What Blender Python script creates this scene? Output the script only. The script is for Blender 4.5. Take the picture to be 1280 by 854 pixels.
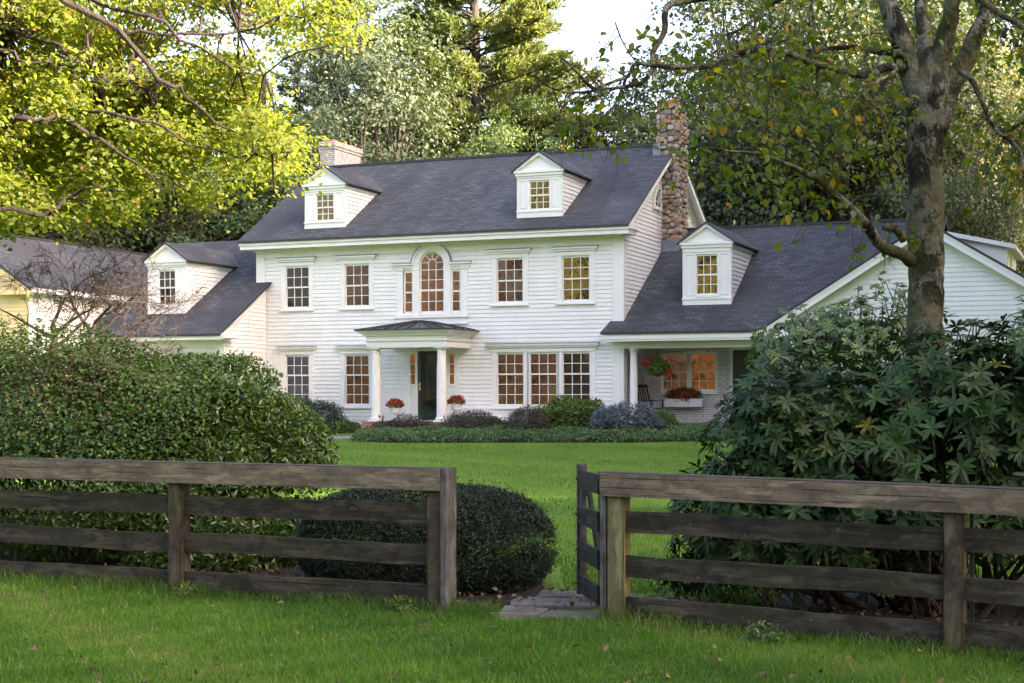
import bpy, math, random
import numpy as np
from mathutils import Vector, Matrix
R = math.radians
scene = bpy.context.scene
col = scene.collection
for o in list(bpy.data.objects): bpy.data.objects.remove(o)

# ---------------------------------------------------------------- camera
F, CX, HY, CH = 1850.0, 640.0, 492.0, 1.85
cam = bpy.data.cameras.new('camera'); camo = bpy.data.objects.new('camera', cam); col.objects.link(camo)
camo.location = (0, 0, CH); camo.rotation_euler = (R(90), 0, 0)
cam.sensor_width = 36; cam.lens = 36 * F / 1280; cam.shift_y = (HY - 427) / 1280
cam.clip_start = .1; cam.clip_end = 2000
scene.camera = camo
# ---------------------------------------------------------------- sky, sun, exposure
SUN_AZ, SUN_EL = 117, 25          # azimuth to the right of the view direction (+Y)
w = bpy.data.worlds.new('World'); scene.world = w; w.use_nodes = True
nt = w.node_tree; bg = nt.nodes['Background']
sky = nt.nodes.new('ShaderNodeTexSky'); sky.sky_type = 'NISHITA'; sky.sun_disc = False
sky.sun_elevation = R(SUN_EL); sky.sun_rotation = R(SUN_AZ)
sky.air_density = .8; sky.dust_density = 5.0; sky.ozone_density = 0
nt.links.new(sky.outputs[0], bg.inputs[0]); bg.inputs[1].default_value = .15
sun = bpy.data.lights.new('sun', 'SUN'); suno = bpy.data.objects.new('sun', sun); col.objects.link(suno)
sun.energy = 5.0; sun.angle = R(.6); sun.color = (1, .90, .74)
sd = Vector((math.sin(R(SUN_AZ)) * math.cos(R(SUN_EL)), math.cos(R(SUN_AZ)) * math.cos(R(SUN_EL)), math.sin(R(SUN_EL))))
suno.rotation_euler = sd.to_track_quat('Z', 'Y').to_euler()
vs = scene.view_settings
vs.view_transform = 'Standard'; vs.look = 'None'; vs.gamma = 1; vs.use_curve_mapping = False
vs.exposure = 2.85
vs.use_white_balance = True; vs.white_balance_temperature = 6850; vs.white_balance_tint = 19
scene.render.engine = 'CYCLES'
scene.cycles.max_bounces = 7; scene.cycles.diffuse_bounces = 4; scene.cycles.transmission_bounces = 4
scene.cycles.transparent_max_bounces = 4

# ---------------------------------------------------------------- frames and helpers
TH = R(22.5); C_, S_ = math.cos(TH), math.sin(TH)
OX, OY = (540 - 640) / F * 47, 47.0
def hw(u, d, z=0.0):            # house coordinates -> world
    return (OX + u * C_ + d * S_, OY - u * S_ + d * C_, z)
def hd(x, y):                   # world -> house d
    return (x - OX) * S_ + (y - OY) * C_
def at(px, py, Y):              # a photo pixel at distance Y -> world point
    return ((px - CX) / F * Y, Y, CH + (HY - py) / F * Y)
GD = np.array([-80, -44, -36, -32, -29, -10, -5.5, -3, -1, 0, 3, 25, 60, 120, 400.])
GZ = np.array([-.4, -.3, -.16, -.09, -.05, .33, .43, .55, .68, .72, .75, .8, 3, 9, 14.])
def ground(x, y): return np.interp(hd(np.asarray(x, float), np.asarray(y, float)), GD, GZ) - np.clip(np.asarray(x, float) - 1, 0, 4) * .022 * np.clip((16 - np.asarray(y, float)) / 4, 0, 1)
def gz(x, y): return float(ground(x, y))

def tag(o, label=None, cat=None, group=None, kind=None):
    if label: o['label'] = label
    if cat: o['category'] = cat
    if group: o['group'] = group
    if kind: o['kind'] = kind
    return o
def empty(name, loc, rz=0, label=None, cat=None, group=None, parent=None):
    o = bpy.data.objects.new(name, None); col.objects.link(o)
    o.location = loc; o.rotation_euler = (0, 0, rz); o.empty_display_size = .3
    if parent: o.parent = parent
    return tag(o, label, cat, group)
def link(name, me, parent=None, loc=(0, 0, 0), rz=0):
    o = bpy.data.objects.new(name, me); col.objects.link(o)
    o.location = loc; o.rotation_euler = (0, 0, rz)
    if parent: o.parent = parent
    return o
def copy_tree(o, parent=None):
    c = o.copy(); col.objects.link(c)
    if parent: c.parent = parent
    for ch in list(o.children): copy_tree(ch, c)
    return c

class MB:
    def __init__(s): s.v, s.f, s.m, s.r = [], [], [], []
    def face(s, pts, m=0, r=None):
        b = len(s.v); s.v += [tuple(p) for p in pts]; s.f.append(tuple(range(b, b + len(pts)))); s.m.append(m)
        s.r.append(random.random() if r is None else r)
    def hexa(s, p, m=0, r=None):     # 8 corners: bottom 0-3 ccw, top 4-7
        b = len(s.v); s.v += [tuple(q) for q in p]
        r = random.random() if r is None else r
        for f in ((3, 2, 1, 0), (4, 5, 6, 7), (0, 1, 5, 4), (1, 2, 6, 5), (2, 3, 7, 6), (3, 0, 4, 7)):
            s.f.append(tuple(b + i for i in f)); s.m.append(m); s.r.append(r)
    def box(s, x0, x1, y0, y1, z0, z1, m=0, r=None):
        s.hexa([(x0, y0, z0), (x1, y0, z0), (x1, y1, z0), (x0, y1, z0), (x0, y0, z1), (x1, y0, z1), (x1, y1, z1), (x0, y1, z1)], m, r)
    def bar(s, a, b, wd, ht, m=0, up=(0, 0, 1)):
        a, b = Vector(a), Vector(b); t = (b - a).normalized(); u = Vector(up)
        x = t.cross(u)
        if x.length < 1e-4: x = t.cross(Vector((1, 0, 0)))
        x.normalize(); y = x.cross(t)
        p = []
        for q in (a, b): p.append([q - x * wd / 2 - y * ht / 2, q + x * wd / 2 - y * ht / 2, q + x * wd / 2 + y * ht / 2, q - x * wd / 2 + y * ht / 2])
        s.hexa(p[0] + p[1], m)
    def tube(s, pts, rad, seg=8, m=0, cap=True, jit=0):
        pts = [Vector(p) for p in pts]; n = len(pts); b = len(s.v); x = None
        for i, p in enumerate(pts):
            t = (pts[min(i + 1, n - 1)] - pts[max(i - 1, 0)])
            t = t.normalized() if t.length > 1e-9 else Vector((0, 0, 1))
            if x is None: x = t.cross(Vector((0, 0, 1)) if abs(t.z) < .9 else Vector((1, 0, 0))).normalized()
            else:
                x = x - t * x.dot(t); x = x.normalized() if x.length > 1e-6 else t.orthogonal().normalized()
            y = t.cross(x)
            for k in range(seg):
                a = 2 * math.pi * k / seg; rr = rad[i] * (1 + (random.uniform(-jit, jit) if jit else 0))
                s.v.append(tuple(p + x * (math.cos(a) * rr) + y * (math.sin(a) * rr)))
        r = random.random()
        for i in range(n - 1):
            for k in range(seg):
                s.f.append((b + i * seg + k, b + i * seg + (k + 1) % seg, b + (i + 1) * seg + (k + 1) % seg, b + (i + 1) * seg + k)); s.m.append(m); s.r.append(r)
        if cap:
            s.f.append(tuple(b + k for k in reversed(range(seg)))); s.m.append(m); s.r.append(r)
            s.f.append(tuple(b + (n - 1) * seg + k for k in range(seg))); s.m.append(m); s.r.append(r)
    def lathe(s, prof, c=(0, 0), seg=20, m=0):
        b = len(s.v); r = random.random()
        for rr, z in prof:
            for k in range(seg):
                a = 2 * math.pi * k / seg; s.v.append((c[0] + rr * math.cos(a), c[1] + rr * math.sin(a), z))
        for i in range(len(prof) - 1):
            for k in range(seg):
                s.f.append((b + i * seg + k, b + i * seg + (k + 1) % seg, b + (i + 1) * seg + (k + 1) % seg, b + (i + 1) * seg + k)); s.m.append(m); s.r.append(r)
        s.f.append(tuple(b + k for k in reversed(range(seg)))); s.m.append(m); s.r.append(r)
        s.f.append(tuple(b + (len(prof) - 1) * seg + k for k in range(seg))); s.m.append(m); s.r.append(r)
    def mesh(s, name, mats, smooth=False):
        me = bpy.data.meshes.new(name); me.from_pydata(s.v, [], s.f)
        for mt in (mats if isinstance(mats, (list, tuple)) else [mats]): me.materials.append(mt)
        me.polygons.foreach_set('material_index', s.m)
        at_ = me.attributes.new('rnd', 'FLOAT', 'FACE'); at_.data.foreach_set('value', np.array(s.r, np.float32))
        if smooth: me.polygons.foreach_set('use_smooth', [True] * len(s.f))
        me.update(); return me
    def build(s, name, mats, parent=None, loc=(0, 0, 0), rz=0, smooth=False):
        return link(name, s.mesh(name, mats, smooth), parent, loc, rz)

def np_mesh(name, V, Fc, mats, rnd=None, midx=None, smooth=False):
    V = np.asarray(V, np.float32).reshape(-1, 3); Fc = np.asarray(Fc, np.int32)
    me = bpy.data.meshes.new(name); nf, k = Fc.shape
    me.vertices.add(len(V)); me.vertices.foreach_set('co', V.ravel())
    me.loops.add(nf * k); me.loops.foreach_set('vertex_index', Fc.ravel())
    me.polygons.add(nf); me.polygons.foreach_set('loop_start', np.arange(0, nf * k, k, dtype=np.int32))
    for mt in (mats if isinstance(mats, (list, tuple)) else [mats]): me.materials.append(mt)
    if midx is not None: me.polygons.foreach_set('material_index', np.asarray(midx, np.int32))
    if rnd is not None:
        a = me.attributes.new('rnd', 'FLOAT', 'FACE'); a.data.foreach_set('value', np.asarray(rnd, np.float32))
    me.update(calc_edges=True); me.validate()
    if smooth: me.polygons.foreach_set('use_smooth', np.ones(nf, bool))
    return me

def nrm(a): return a / np.maximum(np.linalg.norm(a, axis=1, keepdims=True), 1e-9)
def kites(rng, P, N, size, elong=.55, spread=.7, droop=0.0, fold=.12, rnd=None, A=None):
    """leaf blades: P points, N preferred normals -> (V, F tris, rnd)"""
    n = len(P)
    nn = nrm(N + rng.normal(0, spread, (n, 3)))
    a = rng.normal(0, 1, (n, 3)) if A is None else A + rng.normal(0, .35, (n, 3))
    a[:, 2] -= droop
    a = nrm(a - nn * np.sum(a * nn, 1, keepdims=True))
    b = np.cross(nn, a)
    L = (size * rng.uniform(.65, 1.25, n))[:, None]; W = L * elong
    mid = P + a * L * .45 + nn * L * fold
    V = np.stack([P, mid + b * W * .5, P + a * L, mid - b * W * .5], 1)
    V[:, [1, 3]] += 0
    i = np.arange(n)[:, None] * 4
    Fq = np.concatenate([i + np.array([[0, 1, 2]]), i + np.array([[0, 2, 3]])], 1).reshape(-1, 3)
    rr = rng.uniform(0, 1, n) if rnd is None else rnd
    return V.reshape(-1, 3), Fq, np.repeat(rr, 2)
def join(parts):
    Vs, Fs, Rs = [], [], []; o = 0
    for V, Fq, r in parts:
        Vs.append(V); Fs.append(Fq + o); Rs.append(r); o += len(V)
    return np.concatenate(Vs), np.concatenate(Fs), np.concatenate(Rs)

# ---------------------------------------------------------------- materials
class NT:
    def __init__(s, name):
        s.m = bpy.data.materials.new(name); s.m.use_nodes = True; s.t = s.m.node_tree; s.n = s.t.nodes
        s.b = s.n['Principled BSDF']; s.out = s.n['Material Output']
    def node(s, ty, **kw):
        n = s.n.new(ty)
        for k, v in kw.items():
            if hasattr(n, k) and not isinstance(v, bpy.types.NodeSocket): setattr(n, k, v)
        return n
    def put(s, sock, v):
        if isinstance(v, bpy.types.NodeSocket): s.t.links.new(v, sock)
        elif isinstance(v, (tuple, list)) and len(v) == 3 and sock.type == 'RGBA': sock.default_value = (*v, 1)
        else: sock.default_value = v
    def obj(s): return s.node('ShaderNodeTexCoord').outputs['Object']
    def noise(s, scale, detail=4, vec=None, rough=.55, dist=0):
        n = s.node('ShaderNodeTexNoise'); n.inputs['Scale'].default_value = scale; n.inputs['Detail'].default_value = detail
        n.inputs['Roughness'].default_value = rough; n.inputs['Distortion'].default_value = dist
        s.t.links.new(vec if vec is not None else s.obj(), n.inputs['Vector']); return n.outputs['Fac']
    def mapping(s, vec, scale=(1, 1, 1), rot=(0, 0, 0), loc=(0, 0, 0)):
        n = s.node('ShaderNodeMapping'); n.inputs['Scale'].default_value = scale; n.inputs['Rotation'].default_value = rot; n.inputs['Location'].default_value = loc
        s.t.links.new(vec, n.inputs[0]); return n.outputs[0]
    def ramp(s, fac, stops, interp='LINEAR'):
        n = s.node('ShaderNodeValToRGB'); e = n.color_ramp.elements; n.color_ramp.interpolation = interp
        while len(e) > 1: e.remove(e[-1])
        e[0].position = stops[0][0]; c = stops[0][1]; e[0].color = (*c, 1) if len(c) == 3 else c
        for p, c in stops[1:]:
            x = e.new(p); x.color = (*c, 1)
        s.t.links.new(fac, n.inputs[0]); return n.outputs[0]
    def mix(s, f, a, b, mode='MIX'):
        n = s.node('ShaderNodeMix'); n.data_type = 'RGBA'; n.blend_type = mode
        s.put(n.inputs[0], f); s.put(n.inputs[6], a); s.put(n.inputs[7], b); return n.outputs[2]
    def math(s, op, a, b=0.0, c=None):
        n = s.node('ShaderNodeMath'); n.operation = op; s.put(n.inputs[0], a); s.put(n.inputs[1], b)
        if c is not None: s.put(n.inputs[2], c)
        return n.outputs[0]
    def attr(s, name='rnd'):
        n = s.node('ShaderNodeAttribute'); n.attribute_name = name; return n.outputs['Fac']
    def bump(s, h, strength=.3, dist=.02):
        n = s.node('ShaderNodeBump'); n.inputs['Strength'].default_value = strength; n.inputs['Distance'].default_value = dist
        s.t.links.new(h, n.inputs['Height']); s.t.links.new(n.outputs[0], s.b.inputs['Normal'])
    def set(s, color=None, rough=None, spec=None, metal=None):
        if color is not None: s.put(s.b.inputs['Base Color'], color)
        if rough is not None: s.put(s.b.inputs['Roughness'], rough)
        if spec is not None: s.b.inputs['Specular IOR Level'].default_value = spec
        if metal is not None: s.b.inputs['Metallic'].default_value = metal
        return s.m
g3 = lambda v: (v, v, v)

def paint(name, c, var=.06, rough=.5):
    n = NT(name); f = n.noise(2.2, 6); f2 = n.noise(.5, 3)
    a = n.ramp(f, [(.3, tuple(x * (1 - var * 1.6) for x in c)), (.62, c)])
    streak = n.noise(1, 5, n.mapping(n.obj(), (6, 6, .5)))
    a = n.mix(n.math('MULTIPLY', n.ramp(streak, [(.55, g3(0)), (.8, g3(1))]), .18), a, (c[0] * .72, c[1] * .72, c[2] * .66))
    board = n.attr(); a = n.mix(n.math('MULTIPLY', board, .07), a, tuple(x * .8 for x in c))
    n.bump(n.noise(30, 3), .08, .01)
    return n.set(a, rough)
M = {}
M['clap'] = paint('white clapboard paint', (.80, .785, .755))
M['trim'] = paint('white trim paint', (.80, .785, .75), .03)
M['cream'] = paint('cream paint with warm tree light', (.86, .63, .30))  # cream wall, yellowed to carry warm light from the maple
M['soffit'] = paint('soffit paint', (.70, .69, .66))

def shingle(name, swap=False):
    n = NT(name); v = n.obj()
    sep = n.node('ShaderNodeSeparateXYZ'); n.t.links.new(v, sep.inputs[0])
    cmb = n.node('ShaderNodeCombineXYZ')
    n.t.links.new(sep.outputs[1 if swap else 0], cmb.inputs[0]); n.t.links.new(sep.outputs[0 if swap else 1], cmb.inputs[1])
    br = n.node('ShaderNodeTexBrick'); n.t.links.new(cmb.outputs[0], br.inputs[0])
    br.inputs['Color1'].default_value = (.048, .053, .053, 1); br.inputs['Color2'].default_value = (.112, .122, .120, 1); br.inputs['Mortar'].default_value = (.012, .012, .015, 1)
    br.inputs['Scale'].default_value = 1; br.inputs['Mortar Size'].default_value = .014; br.inputs['Mortar Smooth'].default_value = .4
    br.inputs['Bias'].default_value = -.1; br.inputs['Brick Width'].default_value = .28; br.inputs['Row Height'].default_value = .115
    st = n.noise(1, 5, n.mapping(v, (.9, .22, .22) if not swap else (.22, .9, .22)), .6)
    big = n.noise(.33, 5, v)
    c = n.mix(n.ramp(st, [(.42, g3(0)), (.62, g3(.8))]), br.outputs[0], (.03, .03, .035))
    c = n.mix(n.ramp(big, [(.5, g3(0)), (.75, g3(.4))]), c, (.13, .125, .12))
    fine = n.noise(40, 3, v); c = n.mix(n.math('MULTIPLY', fine, .5), c, (.05, .05, .062))
    n.bump(n.math('ADD', br.outputs['Fac'], n.math('MULTIPLY', fine, -.5)), -.9, .02)
    n.set(c, .85, .3); return n.m
M['roof'] = shingle('grey shingles'); M['roof_swap'] = shingle('grey shingles across', True)
def solid(name, c, rough=.6, var=.25, scale=8, metal=0, bump=.15):
    n = NT(name); f = n.noise(scale, 5)
    n.bump(f, bump, .01)
    return n.set(n.ramp(f, [(.3, tuple(x * (1 - var) for x in c)), (.7, tuple(min(1, x * (1 + var)) for x in c))]), rough, None, metal)
M['edge'] = solid('dark drip edge', (.028, .028, .032), .6)
M['lead'] = solid('lead flashing', (.20, .22, .26), .5, .3, 5, .3)
M['portico_roof'] = solid('dark standing seam metal', (.05, .05, .056), .35, .25, 3, .4)
def brick(name, c1, c2, mortar, wash=None, washamt=.5, swap=False, bump=.6, w_=.215, h_=.075):
    n = NT(name); v = n.obj(); sep = n.node('ShaderNodeSeparateXYZ'); n.t.links.new(v, sep.inputs[0])
    cmb = n.node('ShaderNodeCombineXYZ'); n.t.links.new(n.math('ADD', sep.outputs[0], sep.outputs[1]), cmb.inputs[0]); n.t.links.new(sep.outputs[2], cmb.inputs[1])
    br = n.node('ShaderNodeTexBrick'); n.t.links.new(cmb.outputs[0], br.inputs[0])
    for k, cc in (('Color1', c1), ('Color2', c2), ('Mortar', mortar)): br.inputs[k].default_value = (*cc, 1)
    br.inputs['Scale'].default_value = 1; br.inputs['Mortar Size'].default_value = .01; br.inputs['Brick Width'].default_value = w_; br.inputs['Row Height'].default_value = h_; br.inputs['Mortar Smooth'].default_value = .15
    c = br.outputs[0]
    if wash:
        f = n.noise(5, 6, v, .7); c = n.mix(n.ramp(f, [(.28 + washamt * .25, g3(0)), (.46 + washamt * .28, g3(1))]), wash, c)
        c = n.mix(n.math('MULTIPLY', br.outputs['Fac'], .8), c, mortar)
    f2 = n.noise(25, 4, v); c = n.mix(n.math('MULTIPLY', f2, .35), c, tuple(x * .5 for x in c1))
    n.bump(n.math('ADD', br.outputs['Fac'], n.math('MULTIPLY', f2, -.4)), -bump, .012)
    return n.set(c, .85, .25)
M['brick_wash'] = brick('whitewashed brick', (.36, .17, .12), (.45, .27, .21), (.12, .11, .10), (.58, .56, .545), .86)
M['brick_white'] = brick('painted porch brick', (.62, .52, .47), (.74, .69, .66), (.26, .22, .20), (.78, .75, .72), .62)
M['brick_red'] = brick('red brick', (.36, .10, .06), (.45, .16, .09), (.30, .26, .22))
M['terracotta'] = solid('terracotta', (.50, .17, .08), .8)
M['mortar'] = solid('mortar', (.20, .17, .145), .9, .3, 12)
n = NT('field stone'); r_ = n.attr()
c = n.ramp(r_, [(0, (.32, .19, .125)), (.16, (.50, .36, .26)), (.32, (.27, .21, .175)), (.5, (.60, .49, .38)), (.66, (.43, .34, .27)), (.8, (.15, .15, .17)), (.9, (.50, .26, .16)), (1, (.62, .55, .47))], 'CONSTANT')
f = n.noise(14, 6); c = n.mix(n.math('MULTIPLY', f, .7), c, (.10, .08, .065)); n.bump(f, .5, .03); M['stone'] = n.set(c, .85)
# wood of the fence: grey brown, mossy, streaked
def wood(name, c1, c2, moss, dark=.5, axis=0):
    n = NT(name); v = n.obj(); sc = [18, 18, 18]; sc[axis] = 1.1
    g = n.noise(1, 6, n.mapping(v, tuple(sc)), .65, .4); st = n.noise(1, 7, n.mapping(v, (5, 5, 5) if axis else (4, 7, 7)), .75, .5); r_ = n.attr()
    c = n.ramp(g, [(.3, c1), (.7, c2)])
    c = n.mix(n.ramp(st, [(.44, g3(0)), (.58, g3(dark))]), c, (.014, .013, .011))
    m2 = n.noise(1.3, 5, v, .65); c = n.mix(n.ramp(m2, [(.5, g3(0)), (.7, g3(.75))]), c, moss)
    fl = n.noise(24, 3, v); c = n.mix(n.ramp(fl, [(.68, g3(0)), (.76, g3(.5))]), c, (.20, .19, .16))
    lp_ = n.noise(1, 6, n.mapping(v, (9, 9, 2.5) if axis == 2 else (2.5, 12, 12), (0, 0, 0), (5, 2, 8)), .7, .3); c = n.mix(n.ramp(lp_, [(.52, g3(0)), (.66, g3(.6))]), c, tuple(x * 1.7 for x in c2))
    crk = n.noise(1, 3, n.mapping(v, (60, 60, 1.2) if axis == 2 else (1.2, 60, 60)), .5, .2); c = n.mix(n.ramp(crk, [(.62, g3(0)), (.67, g3(.85))]), c, (.006, .005, .004))
    c = n.mix(n.math('MULTIPLY', r_, .35), c, tuple(x * .5 for x in c1))
    n.bump(n.math('ADD', g, n.math('MULTIPLY', st, .4)), .5, .008)
    return n.set(c, .85, .25)
M['rail'] = wood('weathered mossy rail', (.018, .016, .010), (.064, .056, .036), (.034, .037, .009), .95)
M['rail_grey'] = wood('weathered grey rail', (.018, .016, .011), (.062, .055, .040), (.026, .028, .009), .95)
M['cap'] = wood('brown cap rail', (.105, .082, .057), (.215, .175, .125), (.090, .081, .052), .5)
M['capflat'] = wood('dark cap board', (.04, .036, .032), (.085, .075, .065), (.04, .042, .025), .5)
M['post'] = wood('mossy post', (.038, .030, .018), (.092, .074, .046), (.05, .052, .013), .75, 2)
M['post_green'] = wood('green mossy post', (.085, .085, .035), (.16, .15, .075), (.10, .12, .028), .35, 2)
M['plank'] = wood('grey plank', (.05, .05, .048), (.13, .13, .125), (.06, .06, .045), .5, 2)
M['steel'] = solid('dark steel stake', (.05, .055, .065), .5, .2, 10, .6)
# panes: glow pattern painted in for lit rooms and tree reflections
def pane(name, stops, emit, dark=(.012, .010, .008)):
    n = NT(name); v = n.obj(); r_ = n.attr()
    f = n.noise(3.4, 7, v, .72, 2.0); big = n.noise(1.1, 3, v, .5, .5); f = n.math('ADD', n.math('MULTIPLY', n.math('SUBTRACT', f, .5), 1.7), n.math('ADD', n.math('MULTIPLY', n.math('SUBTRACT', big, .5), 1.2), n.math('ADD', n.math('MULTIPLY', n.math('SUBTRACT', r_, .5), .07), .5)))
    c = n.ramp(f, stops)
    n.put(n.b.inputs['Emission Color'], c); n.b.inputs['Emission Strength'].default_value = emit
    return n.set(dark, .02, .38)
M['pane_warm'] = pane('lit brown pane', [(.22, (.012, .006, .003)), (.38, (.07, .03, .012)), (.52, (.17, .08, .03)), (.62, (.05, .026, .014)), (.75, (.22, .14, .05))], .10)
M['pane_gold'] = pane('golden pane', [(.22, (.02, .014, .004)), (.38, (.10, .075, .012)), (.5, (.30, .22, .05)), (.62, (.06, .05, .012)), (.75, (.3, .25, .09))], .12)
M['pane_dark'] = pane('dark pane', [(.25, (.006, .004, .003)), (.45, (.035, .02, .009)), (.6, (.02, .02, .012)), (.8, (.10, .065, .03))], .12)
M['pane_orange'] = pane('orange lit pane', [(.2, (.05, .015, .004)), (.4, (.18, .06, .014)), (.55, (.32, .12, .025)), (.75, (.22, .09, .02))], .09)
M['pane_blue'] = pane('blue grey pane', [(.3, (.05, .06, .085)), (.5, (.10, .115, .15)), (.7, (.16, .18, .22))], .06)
M['door'] = solid('dark green door paint', (.006, .028, .022), .25, .2, 3, 0, .03)
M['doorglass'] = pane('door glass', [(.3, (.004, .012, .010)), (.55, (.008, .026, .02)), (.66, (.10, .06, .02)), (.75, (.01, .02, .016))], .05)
M['brass'] = solid('brass', (.55, .40, .16), .3, .1, 8, 1)
M['black'] = solid('black paint', (.012, .012, .014), .45, .2, 10)
M['bluestone'] = solid('bluestone', (.17, .17, .18), .8, .4, 4, 0, .4)
M['brownstone'] = solid('brown step stone', (.16, .125, .09), .85, .35, 6, 0, .4)
M['found'] = solid('dark foundation', (.07, .055, .045), .9)
M['urn'] = solid('white urn', (.78, .78, .77), .5, .05)
M['basket'] = solid('coir basket', (.16, .07, .035), .9, .4, 30)
M['boot'] = solid('brown figure', (.05, .028, .018), .5)
# foliage
def foliage(name, stops, transl=.35, rough=.5, hue=.0, tmul=(1.3, 1.25, .55), spec=.4):
    n = NT(name); r_ = n.attr(); c = n.ramp(r_, stops)
    f = n.noise(.55, 3); c = n.mix(n.ramp(f, [(.35, g3(.0)), (.7, g3(.35))]), c, tuple(x * .55 for x in stops[0][1]))
    if hue:
        oi = n.node('ShaderNodeObjectInfo'); h = n.node('ShaderNodeHueSaturation'); n.put(h.inputs['Color'], c)
        n.put(h.inputs['Hue'], n.math('ADD', n.math('MULTIPLY', oi.outputs['Random'], hue), .5 - hue / 2))
        n.put(h.inputs['Value'], n.math('ADD', n.math('MULTIPLY', oi.outputs['Random'], .6), .7)); c = h.outputs[0]
    n.set(c, rough, spec)
    tr = n.node('ShaderNodeBsdfTranslucent'); tc = n.mix(1.0, c, tmul, 'MULTIPLY'); n.put(tr.inputs[0], tc)
    mx = n.node('ShaderNodeMixShader'); mx.inputs[0].default_value = transl
    n.t.links.new(n.b.outputs[0], mx.inputs[1]); n.t.links.new(tr.outputs[0], mx.inputs[2]); n.t.links.new(mx.outputs[0], n.out.inputs[0])
    return n.m
M['maple'] = foliage('maple leaves', [(0, (.092, .14, .022)), (.4, (.155, .20, .030)), (.8, (.225, .25, .042)), (.96, (.29, .28, .05)), (1, (.26, .16, .04))], .64, .5, 0, (1.9, 1.85, .75))
M['birch'] = foliage('birch leaves', [(0, (.045, .090, .012)), (.55, (.08, .140, .016)), (.88, (.13, .17, .020)), (.95, (.28, .22, .02)), (1, (.32, .16, .03))], .6, .45, 0, (1.6, 1.5, .4))
M['forest'] = foliage('forest leaves', [(0, (.05, .084, .034)), (.5, (.088, .132, .050)), (.85, (.14, .175, .062)), (1, (.24, .22, .06))], .42, .55, .06)
M['forest_grey'] = foliage('grey green leaves', [(0, (.055, .082, .044)), (.5, (.095, .130, .068)), (1, (.15, .18, .090))], .3, .55, .03)
M['forest_yellow'] = foliage('yellowing leaves', [(0, (.06, .075, .015)), (.5, (.14, .14, .025)), (1, (.28, .23, .045))], .45, .55, .04)
M['pine'] = foliage('pine needles', [(0, (.075, .115, .042)), (.5, (.14, .185, .058)), (1, (.24, .25, .085))], .55, .55, .03)
M['pine_blue'] = foliage('blue pine needles', [(0, (.045, .080, .068)), (.5, (.080, .128, .100)), (1, (.13, .175, .125))], .25, .6, .02)
M['laurel'] = foliage('laurel leaves', [(0, (.034, .075, .012)), (.5, (.068, .135, .018)), (.9, (.12, .19, .030)), (1, (.19, .22, .06))], .3, .28, 0, (1.3, 1.4, .4), .6)
M['azalea'] = foliage('azalea leaves', [(0, (.034, .076, .012)), (.45, (.066, .135, .018)), (.74, (.11, .175, .028)), (.84, (.13, .085, .038)), (1, (.15, .060, .045))], .3, .4, 0)
M['yew'] = foliage('yew needles', [(0, (.007, .014, .009)), (.6, (.015, .031, .014)), (1, (.038, .066, .022))], .15, .45, 0)
M['rhodo'] = foliage('rhododendron leaves', [(0, (.012, .034, .009)), (.6, (.025, .062, .014)), (.95, (.034, .068, .022)), (.97, (.13, .15, .02)), (1, (.20, .17, .02))], .18, .45, 0, (1.3, 1.4, .4), .2)
M['rhodo_light'] = foliage('lighter rhododendron leaves', [(0, (.038, .078, .022)), (.6, (.075, .135, .036)), (1, (.12, .18, .055))], .25, .35, 0)
M['blue'] = foliage('blue spruce needles', [(0, (.055, .085, .095)), (.6, (.115, .165, .180)), (1, (.22, .28, .30))], .15, .6, 0, (1, 1, 1))
M['bluedull'] = foliage('dull blue green needles', [(0, (.030, .058, .050)), (.6, (.062, .105, .095)), (1, (.12, .17, .15))], .15, .6, 0, (1, 1, 1))
M['purple'] = foliage('dark purple leaves', [(0, (.030, .028, .022)), (.5, (.060, .056, .044)), (1, (.11, .11, .075))], .2, .5, 0, (1, 1, 1))
M['bright'] = foliage('bright green leaves', [(0, (.045, .095, .012)), (.5, (.085, .155, .018)), (1, (.15, .22, .04))], .35, .45, 0)
M['cover'] = foliage('pachysandra leaves', [(0, (.035, .085, .022)), (.5, (.065, .140, .032)), (1, (.12, .20, .055))], .3, .35, 0)
M['geranium'] = foliage('flower petals', [(0, (.33, .012, .012)), (.6, (.55, .025, .02)), (1, (.62, .10, .09))], .3, .5, 0, (1, 1, 1))
M['grass'] = foliage('grass blades', [(0, (.036, .102, .010)), (.5, (.078, .186, .014)), (.9, (.155, .26, .034)), (.97, (.25, .25, .09)), (1, (.30, .26, .12))], .4, .5, 0, (1.1, 1.25, .4))
M['dead'] = foliage('dry leaves', [(0, (.05, .028, .016)), (.5, (.14, .075, .040)), (.85, (.24, .17, .11)), (1, (.38, .20, .03))], .2, .7, 0, (1, 1, 1))
M['redleaf'] = foliage('dark red leaves', [(0, (.06, .012, .010)), (1, (.15, .03, .02))], .3, .6, 0, (1, 1, 1))
def bark(name, c1, c2, dark, amt=.5, sc=3.0, moss=None):
    n = NT(name); v = n.obj(); f = n.noise(1, 8, n.mapping(v, (sc * 1.5, sc * 1.5, sc * 2.4)), .72, .3)
    c = n.ramp(f, [(.3, c1), (.7, c2)])
    p = n.noise(1, 5, n.mapping(v, (sc * .75, sc * .75, sc * .55), (0, 0, 0), (3, 1, 7)), .72, .4)
    c = n.mix(n.ramp(p, [(.455, g3(0)), (.525, g3(amt))]), c, dark)
    if moss:
        q = n.noise(1, 4, n.mapping(v, (1.3, 1.3, 1.0), (0, 0, 0), (9, 4, 2)), .7); c = n.mix(n.ramp(q, [(.46, g3(0)), (.6, g3(.7))]), c, moss)
    fine = n.noise(45, 4, n.mapping(v, (1, 1, .35))); c = n.mix(n.math('MULTIPLY', fine, .5), c, dark)
    n.bump(n.math('ADD', n.math('MULTIPLY', p, -1.0), n.math('MULTIPLY', fine, .8)), 1.0, .045)
    return n.set(c, .9, .2)
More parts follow.
